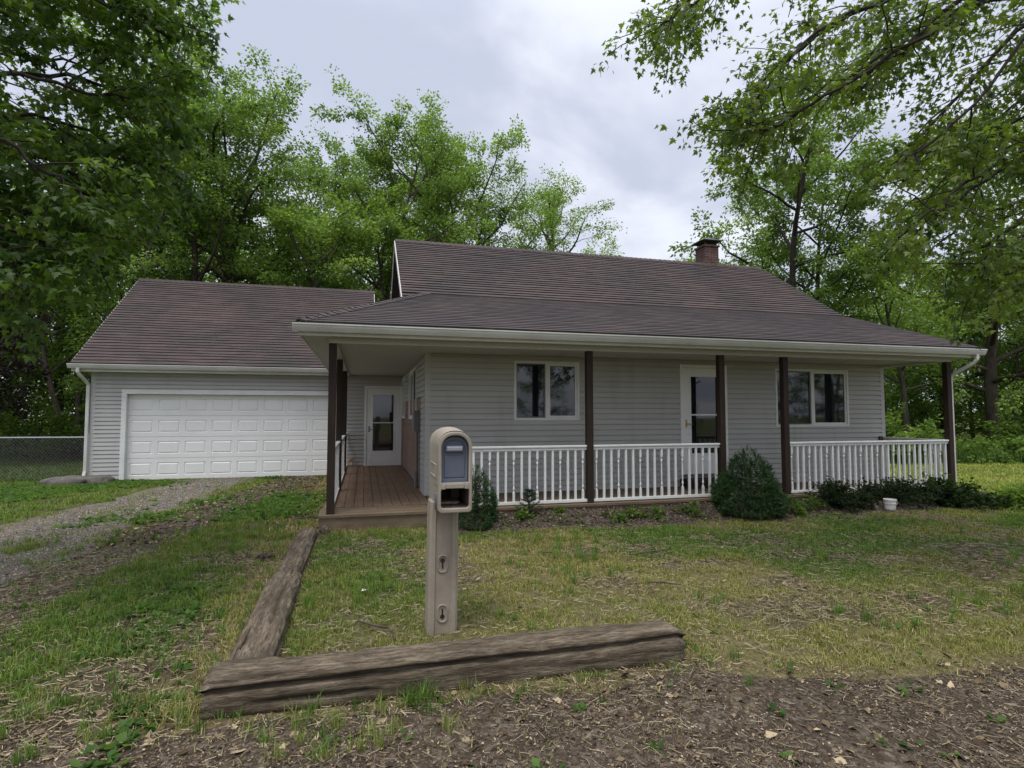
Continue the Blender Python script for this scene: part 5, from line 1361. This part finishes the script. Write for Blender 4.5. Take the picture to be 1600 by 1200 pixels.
def blades(name, x, y, r, hmin, hmax, w, cols, label, lean=.5, clump=0, col_fn=None):
    n = len(x)
    z = height(x, y) - .005
    hh = r.uniform(hmin, hmax, n) * (.55 + .9 * fbm(x * 1.7, y * 1.7, 77))
    az = r.uniform(0, 6.28, n); ln = np.abs(r.normal(0, lean, n)) + .1
    dx, dy = np.cos(az), np.sin(az); px, py = -dy, dx
    wv = w * r.uniform(.6, 1.4, n)
    V = np.empty((n, 5, 3))
    mx_, mz = hh * .45 * ln * .6, hh * .55; tx, tz = hh * ln * .95, hh * (1 - .25 * np.clip(ln, 0, 1.6))
    for k, (sg, fw) in enumerate(((-1, .5), (1, .5))):
        V[:, k] = np.stack([x + px * wv * fw * sg, y + py * wv * fw * sg, z], -1)
    for k, sg in ((2, -1), (3, 1)):
        V[:, k] = np.stack([x + dx * mx_ + px * wv * .42 * sg, y + dy * mx_ + py * wv * .42 * sg, z + mz], -1)
    V[:, 4] = np.stack([x + dx * tx, y + dy * tx, z + tz], -1)
    F = np.array([(0, 1, 3), (0, 3, 2), (2, 3, 4)])[None] + (np.arange(n) * 5)[:, None, None]
    c = col_fn(x, y, r)
    return tag(link(name, np_mesh(name, V.reshape(-1, 3), F.reshape(-1, 3), M['blade'], np.repeat(c, 5, 0))), label, 'grass', kind='stuff')
def turf_blade_col(x, y, r):
    g = np.clip(lush(x, y) + r.normal(0, .22, len(x)), 0, 1)[:, None]
    straw = np.array([.33, .285, .12]); olive = np.array([.205, .225, .052]); green = np.array([.105, .19, .034])
    c = np.where(g < .45, straw + (olive - straw) * (g / .45), olive + (green - olive) * ((g - .45) / .55))
    return c * r.uniform(.45, 1.6, (len(x), 1))
def turf_prob(x, y):
    p = (1 - .80 * bare(x, y)) * (1 - in_verge(x, y) * .95) * (1 - .93 * in_drive(x, y)) * (1 - .96 * in_bed(x, y))
    return np.where(blocked(x, y), 0, p) * (.10 + .90 * sstep(.36, .60, fbm(x * 4.5, y * 4.5, 55, 3)))
x, y, r = pick(300000, -1.0, 6.5, 2.6, 6.2, turf_prob, 1)
blades('front_grass', x, y, r, .020, .056, .0042, None, 'thin straw and green grass of the front lawn around the mailbox', .75, col_fn=turf_blade_col)
x, y, r = pick(300000, -.6, 14, 5.5, 8.6, turf_prob, 2)
blades('lawn_grass', x, y, r, .028, .065, .0065, None, 'short patchy grass of the front lawn before the porch', .7, col_fn=turf_blade_col)
x, y, r = pick(300000, -6.5, -.7, 3.2, 8.5, turf_prob, 3)
blades('driveway_grass', x, y, r, .03, .085, .0055, None, 'green grass growing between the driveway and the timbers', .7, col_fn=turf_blade_col)
x, y, r = pick(260000, -15, -.5, 8.0, 16.2, turf_prob, 4)
blades('back_grass', x, y, r, .035, .08, .011, None, 'bright green grass along the driveway in front of the garage', .7, col_fn=turf_blade_col)
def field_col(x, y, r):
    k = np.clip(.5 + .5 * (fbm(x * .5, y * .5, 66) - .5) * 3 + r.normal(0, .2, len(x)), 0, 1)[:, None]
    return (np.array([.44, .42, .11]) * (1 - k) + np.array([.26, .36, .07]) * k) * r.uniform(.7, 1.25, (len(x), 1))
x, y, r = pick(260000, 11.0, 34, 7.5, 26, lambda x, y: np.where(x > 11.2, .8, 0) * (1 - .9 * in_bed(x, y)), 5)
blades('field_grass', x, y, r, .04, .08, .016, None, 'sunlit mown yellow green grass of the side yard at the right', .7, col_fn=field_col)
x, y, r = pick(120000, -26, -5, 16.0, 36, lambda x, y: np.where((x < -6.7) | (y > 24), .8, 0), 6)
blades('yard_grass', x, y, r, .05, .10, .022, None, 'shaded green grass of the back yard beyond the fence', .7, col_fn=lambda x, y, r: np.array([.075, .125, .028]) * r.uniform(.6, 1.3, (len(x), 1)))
x, y, r = pick(70000, 13, 34, 12.0, 18, lambda x, y: .8 * sstep(14.1, 14.9, y + .25 * (x - 18)) * sstep(18.5, 16.5, y + .25 * (x - 18)), 7)
blades('tall_grass', x, y, r, .3, .65, .02, None, 'tall rough green grass along the far edge of the field', .5, col_fn=lambda x, y, r: np.array([.085, .15, .034]) * r.uniform(.6, 1.3, (len(x), 1)))

# broadleaf weeds and clover
def rosettes(name, x, y, r, size, cols, label, k=7):
    n = len(x); t = Tree(3); t.r = r
    P = np.repeat(np.stack([x, y, height(x, y) + .008], -1), k, 0)
    a = r.uniform(0, 6.28, n * k)
    Dd = np.stack([np.cos(a), np.sin(a), r.uniform(.1, .9, n * k)], -1)
    P = P + Dd * r.uniform(0, .03, (n * k, 1))
    t.lp, t.ld, t.lc = [P], [Dd], [np.repeat(r.normal(0, 1, n), k)]
    V, F, c = t.leaf_arrays((KITE[0] * np.array([1.15, 1, 1]), KITE[1]), size, *cols, droop=.15, tilt=.35)
    return tag(link(name, np_mesh(name, V, F, M['leaf_far'], c)), label, 'weeds', kind='stuff')
G_WEED = ((.040, .085, .018), (.075, .145, .030), (.13, .21, .05))
x, y, r = pick(2600, -4.6, -.9, 2.9, 6.0, lambda x, y: sstep(.50, .64, fbm(x * 1.3, y * 1.3, 91)) * sstep(-.95, -1.25, x) * np.where(blocked(x, y), 0, 1) * (1 - .9 * in_drive(x, y)), 8)
rosettes('clover', x, y, r, .055, G_WEED, 'green broadleaf weeds and clover in the left foreground')
x, y, r = pick(9000, -10, -.7, 9.5, 15.7, lambda x, y: sstep(.46, .60, fbm(x * .6, y * .6, 92)) * (1 - .9 * in_drive(x, y)) * np.where(blocked(x, y), 0, 1), 9)
rosettes('ground_weeds', x, y, r, .07, G_WEED, 'bright green low weeds in front of the garage door')
x, y, r = pick(150, -1, 5.2, 1.6, 4.0, lambda x, y: np.where(blocked(x, y), 0, .45), 10)
rosettes('verge_weeds', x, y, r, .045, G_WEED, 'scattered small green seedlings on the bare soil in front', 6)

# fallen leaves, straw, gravel
def litter(name, x, y, r, size, cols, label, lift=.012, curl=.35):
    n = len(x)
    T = np.array([(0, -.5, 0), (.22, -.22, .05), (.30, .12, .10), (.10, .28, .04), (0, .55, .02), (-.12, .25, .05), (-.28, .10, .11), (-.20, -.25, .05), (0, 0, -.02)])
    F0 = np.array([(8, i, (i + 1) % 8) for i in range(8)])
    a = r.uniform(0, 6.28, n); d = np.stack([np.cos(a), np.sin(a), r.normal(0, .25, n)], -1)
    up = np.array([0, 0, 1.]) + r.normal(0, curl, (n, 3)); s_ = np.cross(d, up); s_ /= np.linalg.norm(s_, axis=1, keepdims=True); nn = np.cross(s_, d)
    sz = size * r.uniform(.4, 1.25, n); w = r.uniform(.5, 1.2, n); cu = r.uniform(-.6, 1.6, n)
    P = np.stack([x, y, height(x, y) + lift + r.uniform(0, .012, n)], -1)
    V = P[:, None, :] + (sz * w)[:, None, None] * T[None, :, :1] * s_[:, None, :] + sz[:, None, None] * (T[None, :, 1:2] * d[:, None, :] + (cu[:, None] * T[None, :, 2])[:, :, None] * nn[:, None, :])
    V += r.normal(0, .06, V.shape) * sz[:, None, None] * .5
    F = F0[None] + (np.arange(n) * 9)[:, None, None]
    cols = np.array(cols); c = cols[r.randint(0, len(cols), n)] * r.uniform(.65, 1.2, (n, 1))
    return tag(link(name, np_mesh(name, V.reshape(-1, 3), F.reshape(-1, 3), M['litter'], np.repeat(c, 9, 0))), label, 'leaf litter', kind='stuff')
DRY = [(.15, .108, .062), (.21, .155, .092), (.09, .063, .037), (.056, .039, .024), (.36, .28, .175), (.13, .10, .066), (.19, .142, .086), (.042, .030, .020)]
def verge_prob(x, y): return in_verge(x, y) * (.25 + .75 * sstep(.35, .65, fbm(x * 1.7, y * 1.7, 95)))
x, y, r = pick(130000, -4.5, 7, .9, 4.2, verge_prob, 11)
litter('leaf_litter', x, y, r, .018, DRY, 'dry brown leaf bits over the bare soil in the foreground')
x, y, r = pick(2600, -4.5, 7, .9, 4.2, lambda x, y: in_verge(x, y), 19)
litter('large_leaves', x, y, r, .062, DRY[:5], 'larger curled dry leaves on the bare soil in the foreground')
x, y, r = pick(9000, -3.5, 8, 3.2, 7.8, lambda x, y: (.06 + .6 * bare(x, y)) * np.where(blocked(x, y), 0, 1), 12)
litter('lawn_litter', x, y, r, .045, DRY, 'dry leaves caught in the patchy lawn')
x, y, r = pick(9000, -5, -.6, 8, 15.8, lambda x, y: np.where(blocked(x, y), 0, 1) * np.clip(sstep(.7, .2, abs(x - track_b(y))) + sstep(-1.6, -1.0, x) * .8, 0, 1), 13)
litter('track_litter', x, y, r, .065, DRY, 'old brown leaves along the wheel track beside the deck')
x, y, r = pick(6000, .9, 11.5, 7.6, 8.35, lambda x, y: in_bed(x, y), 14)
o = litter('mulch_chips', x, y, r, .045, [(.06, .045, .035), (.10, .075, .055), (.04, .03, .024), (.20, .165, .13)], 'dark wood chips and leaf bits in the planting bed', .02)
n_ = len(o.data.vertices); co = np.empty(n_ * 3); o.data.vertices.foreach_get('co', co); co = co.reshape(-1, 3)
bed_lo = 7.75 - .035 * co[:, 0] + .5 * (fbm(co[:, 0] * 1.1, co[:, 0] * 0, 41) - .5)
co[:, 2] += .15 * sstep(.15, 1, (co[:, 1] - bed_lo) / (8.33 - bed_lo)); o.data.vertices.foreach_set('co', co.ravel()); o.data.update()
def straws(name, x, y, r, L, w, label):
    n = len(x); a = r.uniform(0, 6.28, n); ll = L * r.uniform(.35, 1.3, n); b = r.normal(0, .25, n); z = height(x, y) + .014 + r.uniform(0, .014, n)
    V = np.empty((n, 6, 3)); zt = r.normal(0, .10, n) * ll
    for k, t in enumerate((-.5, 0, .5)):
        cx, cy = x + np.cos(a) * ll * t - np.sin(a) * ll * b * (t * t), y + np.sin(a) * ll * t + np.cos(a) * ll * b * (t * t); zz = np.maximum(z + zt * t, z - .004)
        V[:, 2 * k] = np.stack([cx - np.sin(a) * w, cy + np.cos(a) * w, zz], -1); V[:, 2 * k + 1] = np.stack([cx + np.sin(a) * w, cy - np.cos(a) * w, zz + .0015], -1)
    F = np.array([(0, 1, 3), (0, 3, 2), (2, 3, 5), (2, 5, 4)])[None] + (np.arange(n) * 6)[:, None, None]
    c = np.array([(.30, .24, .15), (.20, .157, .10), (.12, .094, .064), (.38, .31, .20)])[r.randint(0, 4, n)] * r.uniform(.6, 1.15, (n, 1))
    return tag(link(name, np_mesh(name, V.reshape(-1, 3), F.reshape(-1, 3), M['litter'], np.repeat(c, 6, 0))), label, 'straw', kind='stuff')
x, y, r = pick(34000, -4.5, 7, .9, 4.2, verge_prob, 15)
straws('dead_grass', x, y, r, .06, .0009, 'dead grass stems strewn over the bare soil in front')
x, y, r = pick(80000, -3.2, 9, 3.2, 7.8, lambda x, y: (.35 + .6 * bare(x, y)) * np.where(blocked(x, y), 0, 1), 16)
straws('thatch', x, y, r, .07, .0019, 'dead straw thatch lying in the front lawn')
OCT = (np.array([(1, 0, 0), (-1, 0, 0), (0, 1, 0), (0, -1, 0), (0, 0, .7), (0, 0, -.6)], float), np.array([(0, 2, 4), (2, 1, 4), (1, 3, 4), (3, 0, 4), (2, 0, 5), (1, 2, 5), (3, 1, 5), (0, 3, 5)]))
def stones(name, x, y, r, size, label):
    n = len(x); sz = size * r.uniform(.4, 1.3, (n, 1, 1)) ** 1.4
    V = OCT[0][None] * r.uniform(.6, 1.3, (n, 1, 3)) + r.normal(0, .18, (n, 6, 3))
    a = r.uniform(0, 6.28, n); ca, sa = np.cos(a)[:, None], np.sin(a)[:, None]
    V = np.stack([V[..., 0] * ca - V[..., 1] * sa, V[..., 0] * sa + V[..., 1] * ca, V[..., 2]], -1) * sz + np.stack([x, y, height(x, y) + .014], -1)[:, None, :]
    F = OCT[1][None] + (np.arange(n) * 6)[:, None, None]
    c = np.array([(.20, .175, .145), (.26, .235, .205), (.14, .118, .095), (.33, .305, .27)])[r.randint(0, 4, n)] * r.uniform(.7, 1.15, (n, 1))
    return tag(link(name, np_mesh(name, V.reshape(-1, 3), F.reshape(-1, 3), M['stone'], np.repeat(c, 6, 0))), label, 'gravel', kind='stuff')
x, y, r = pick(60000, -7.5, -1.0, 3, 15.9, lambda x, y: sstep(.9, .4, abs(x - track_a(y))) * .8 + .15 * sstep(.7, .2, abs(x - track_b(y))), 17)
stones('driveway_gravel', x, y, r, .014, 'loose grey stones scattered over the driveway track')
x, y, r = pick(9000, -4, 6, .9, 3.6, verge_prob, 18)
stones('soil_pebbles', x, y, r, .006, 'tiny pale pebbles in the bare soil of the foreground')

def tufts(n, x0, x1, y0, y1, prob, seed, k, hmin, hmax, w, label, name):
    x, y, r = pick(n, x0, x1, y0, y1, prob, seed)
    m = len(x); X = np.repeat(x, k) + r.normal(0, .022, m * k); Y = np.repeat(y, k) + r.normal(0, .022, m * k)
    blades(name, X, Y, r, hmin, hmax, w, None, label, .45, col_fn=lambda X, Y, r: np.repeat(np.array([(.13, .22, .040), (.22, .26, .065), (.09, .17, .032)])[r.randint(0, 3, m)], k, 0) * r.uniform(.7, 1.25, (m * k, 1)))
tufts(1500, -.6, 8, 2.9, 8.0, lambda x, y: np.where(blocked(x, y), 0, sstep(.45, .65, fbm(x * .9, y * .9, 301))) * (1 - .8 * in_bed(x, y)), 31, 26, .06, .15, .0045, 'taller green tufts scattered through the front lawn', 'grass_tufts')
tufts(1100, -6, -.8, 3.1, 9, lambda x, y: np.where(blocked(x, y), 0, .6) * (1 - .9 * in_drive(x, y)), 32, 24, .06, .14, .005, 'taller green tufts between the driveway and the long timbers', 'grass_tufts')
tufts(45, -.8, 2.3, 3.2, 3.42, lambda x, y: 0 * x + .8, 33, 18, .05, .12, .004, 'grass tufts growing along the foot of the cracked front timber', 'grass_tufts')
tufts(120, -1.0, -.35, 3.7, 8.1, lambda x, y: np.where(blocked(x, y), 0, .9), 34, 20, .05, .13, .0045, 'grass tufts along both sides of the long weathered timbers', 'grass_tufts')
